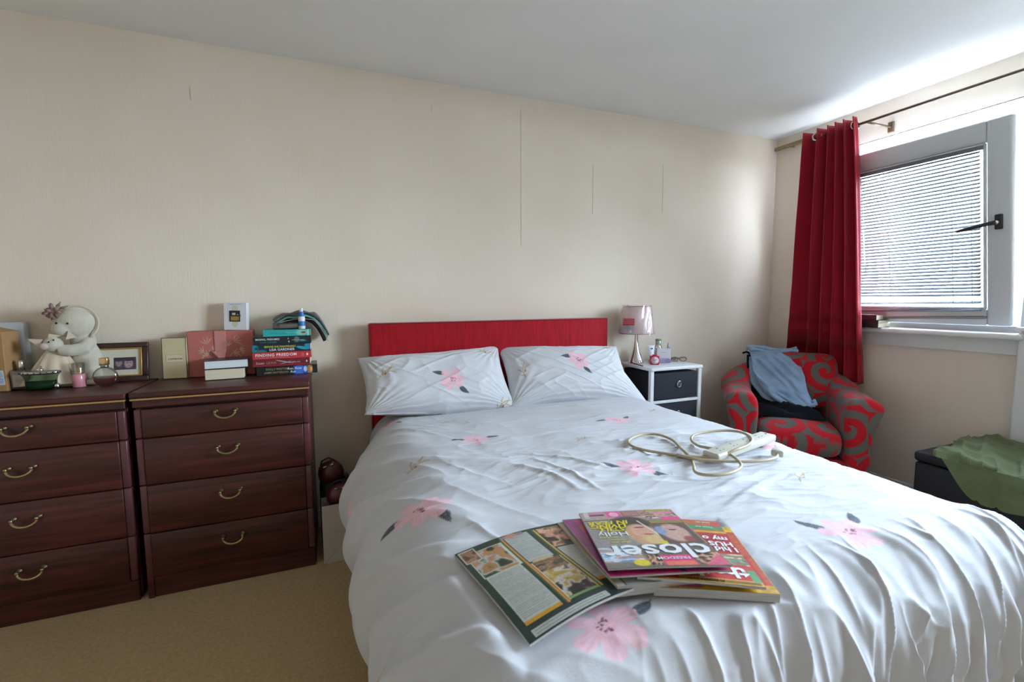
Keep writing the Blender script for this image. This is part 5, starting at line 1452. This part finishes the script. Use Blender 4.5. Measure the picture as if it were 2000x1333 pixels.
# lower right pair
def cover_mag(label, corners, cv, zf, thick):
    t = thing('magazine', label, 'magazine', (0, 0, 0), 0, 'magazines on the bed')
    Q = Quad(corners)
    mag_sheet('cover', cv, Q, zf, t)
    mag_block('page_block', Q, zf, thick, t)
    return t, Q
zf3 = lambda U_, V_: .002*np.sin(3*U_+1)
cv = Canvas(150, 190, '#c9a12b'); cv.rect(0, 1, 0, .09, '#c99a22'); cv.rect(.0, 1, .09, .9, '#b5523a'); cv.rect(.3, .95, .1, .5, '#bf2f3a'); cv.ell(.3, .2, .25, .08, '#3c2a2a', .4); cv.ell(.15, .06, .15, .04, '#d9b04a'); cv.rect(.05, .4, .02, .07, '#c24a6a'); cv.grain(.2, 25, 8)
t, Q = cover_mag('bottom magazine of the pile, yellow edged cover mostly hidden', Q_YEL, cv, zf3, .016)
zf4 = lambda U_, V_: .002*np.sin(2.5*U_+.5)
cv = Canvas(170, 210, '#b8433a')
cv.rect(0, 1, .0, .06, '#c9a33a'); cv.lines(.25, .98, .005, .055, 1, '#6a4a22', .7, .8); cv.rect(.0, .34, .02, .22, '#c22a55'); cv.rect(.30, .93, .06, .24, '#c0343c'); cv.rect(.93, 1, .05, .2, '#5a9a6a')
cv.rect(.70, 1, .26, .42, '#d6cfc4'); cv.photo(.70, 1.0, .26, .42, 17, ['#4d5a48', '#c9b04a', '#4d8fa8', '#a8644a', '#6b8a55', '#d6cfc4'], 5)
cv.rect(.55, 1, .43, .76, '#a82730'); cv.rect(.60, 1, .77, .80, '#c9a33a'); cv.rect(.5, 1, .82, .90, '#3d8a5c'); cv.rect(.45, .97, .91, .985, '#b5683a'); cv.ell(.95, .93, .05, .05, '#b54a4a', .3); cv.rect(0, .5, .5, 1, '#6d5a52')
cv.grain(.12, 30, 9)
t, Q = cover_mag('red covered gossip magazine poking out to the right under the top one', Q_RED, cv, zf4, .005)
mtext(t, Q, zf4, "that's", .93, .215, .052, M_MWH, .03)
mtext(t, Q, zf4, 'I hid', .99, .52, .026, M_MWH, .03); mtext(t, Q, zf4, 'HUS', .98, .605, .026, M_MWH, .03); mtext(t, Q, zf4, 'my o', .97, .695, .026, M_MWH, .03)
mtext(t, Q, zf4, 'A ROMANTI', .70, .045, .012, M_MDK, .02)
mtext(t, Q, zf4, 'Trust me', .90, .875, .010, M_MWH, .01); mtext(t, Q, zf4, 'love rat', .90, .965, .010, M_MWH, .01)
# pink one peeping out left of the top cover
zf5 = lambda U_, V_: .002*np.sin(2*U_)
cv = Canvas(120, 160, '#c0468a'); cv.rect(.0, .1, 0, 1, '#8a3a74'); cv.ell(.2, .8, .10, .08, '#c96a6a', .5); cv.rect(.0, .6, .0, .05, '#cf2f78'); cv.rect(.6, .65, 0, .05, '#46407a'); cv.grain(.1, 20, 4)
cover_mag('bright pink magazine peeping out on the left under the top one', Q_PINK, cv, zf5, .004)
# top cover
zf6 = lambda U_, V_: .003*np.sin(2.2*U_+.4)
cv = Canvas(300, 340, '#8c7f78')
cv.rect(0, 1, .82, 1, '#a8938c'); cv.rect(.04, .09, .86, .99, '#b9b5b4'); cv.rect(.09, .25, .90, .97, '#5d4a4c'); cv.rect(.09, .25, .94, .98, '#cf7a9c'); cv.rect(.27, .42, .86, .985, '#d8488c'); cv.ell(.35, .92, .05, .05, '#e8a9c2', .3); cv.rect(.43, .62, .86, .985, '#8d5a58'); cv.lines(.45, .61, .88, .97, 5, '#b98f86', .6, .7)
cv.photo(.63, .99, .80, .99, 21, ['#4a3a38', '#8a6a5c', '#c09a88', '#b0907e', '#5a4440', '#d6bfb0'], 5); cv.rect(.70, .95, .95, .995, '#7a6a2e'); cv.lines(.71, .94, .955, .99, 2, '#c9b83a', .6, .9); cv.rect(.80, .99, .74, .83, '#d8488c'); cv.rect(.80, .96, .90, .95, '#c77a94')
cv.rect(.0, .58, .22, .82, '#4a4648'); cv.rect(0, .44, .30, .80, '#8f8a88'); cv.photo(.0, .34, .08, .30, 27, ['#6f8cb4', '#a9c3dd', '#c9d6e2', '#b98a76', '#7f9cc0'], 4); cv.ell(.44, .70, .20, .16, '#3b3432', .3)
cv.ell(.50, .50, .16, .20, '#c0946f', .25, .3); cv.ell(.50, .56, .105, .13, '#cf9c84', .3, .3); cv.ell(.58, .42, .12, .10, '#cbb07e', .4); cv.ell(.50, .63, .05, .012, '#6a453c', .4); cv.ell(.54, .50, .05, .015, '#a8605a', .4)
cv.rect(.60, .615, .34, .78, '#d6d2cc', .35); cv.rect(.63, .98, .32, .74, '#5f4a46'); cv.ell(.80, .52, .13, .16, '#c39a90', .3); cv.ell(.68, .56, .05, .08, '#7f94b5', .6); cv.ell(.88, .40, .05, .05, '#8d4a44', .6); cv.ell(.80, .57, .04, .012, '#5a3f3c', .4); cv.rect(.64, .99, .70, .76, '#57502a'); cv.lines(.65, .98, .705, .755, 2, '#b9aa4a', .6, .8)
cv.rect(0, .36, .0, .07, '#77706a'); cv.ell(.30, .06, .07, .045, '#d8c22e', .2)
cv.rect(.36, 1.0, .0, .33, '#6e6460'); cv.rect(.37, .47, .02, .17, '#8e5a50'); cv.photo(.37, .47, .02, .17, 31, ['#2b2724', '#4a3a32', '#b9846a', '#d0a48c', '#8c6a4e', '#3b3530'], 3); cv.rect(.48, .74, .01, .155, '#d83a7e'); cv.rect(.49, .73, .012, .07, '#e0705a'); cv.photo(.76, .99, .02, .22, 33, ['#2b2724', '#4a3a32', '#b9846a', '#d0a48c', '#8c6a4e', '#3b3530'], 4)
for k in range(40): cv.rect(.80+.004*k, .99, .005+.0035*k, .008+.0035*k, '#d95a80')
cv.rect(.59, .65, .33, .38, '#d6c22e')
cv.grain(.10, 40, 12)
t, Q = cover_mag('glossy celebrity magazine lying upside down on top of the pile', Q_TOP, cv, zf6, .004)
mtext(t, Q, zf6, 'closer', .97, .315, .082, M_MWH, .02, sx=1.02)
mtext(t, Q, zf6, 'IN FEAR', .44, .775, .0255, M_MYE, .03, .2); mtext(t, Q, zf6, 'LIVING', .40, .705, .0255, M_MYE, .03, .2); mtext(t, Q, zf6, 'STILL', .36, .64, .0255, M_MYE, .03, .2)
mtext(t, Q, zf6, 'Holly', .36, .56, .030, M_MWH, .005)
mtext(t, Q, zf6, 'on terrifying', .30, .475, .0105, M_MYE, .01); mtext(t, Q, zf6, 'ordeal', .28, .43, .0105, M_MYE, .01); mtext(t, Q, zf6, 'after trial', .32, .385, .0105, M_MYE, .01)
mtext(t, Q, zf6, 'FREEDOM', .72, .125, .014, M_MWH, .01)
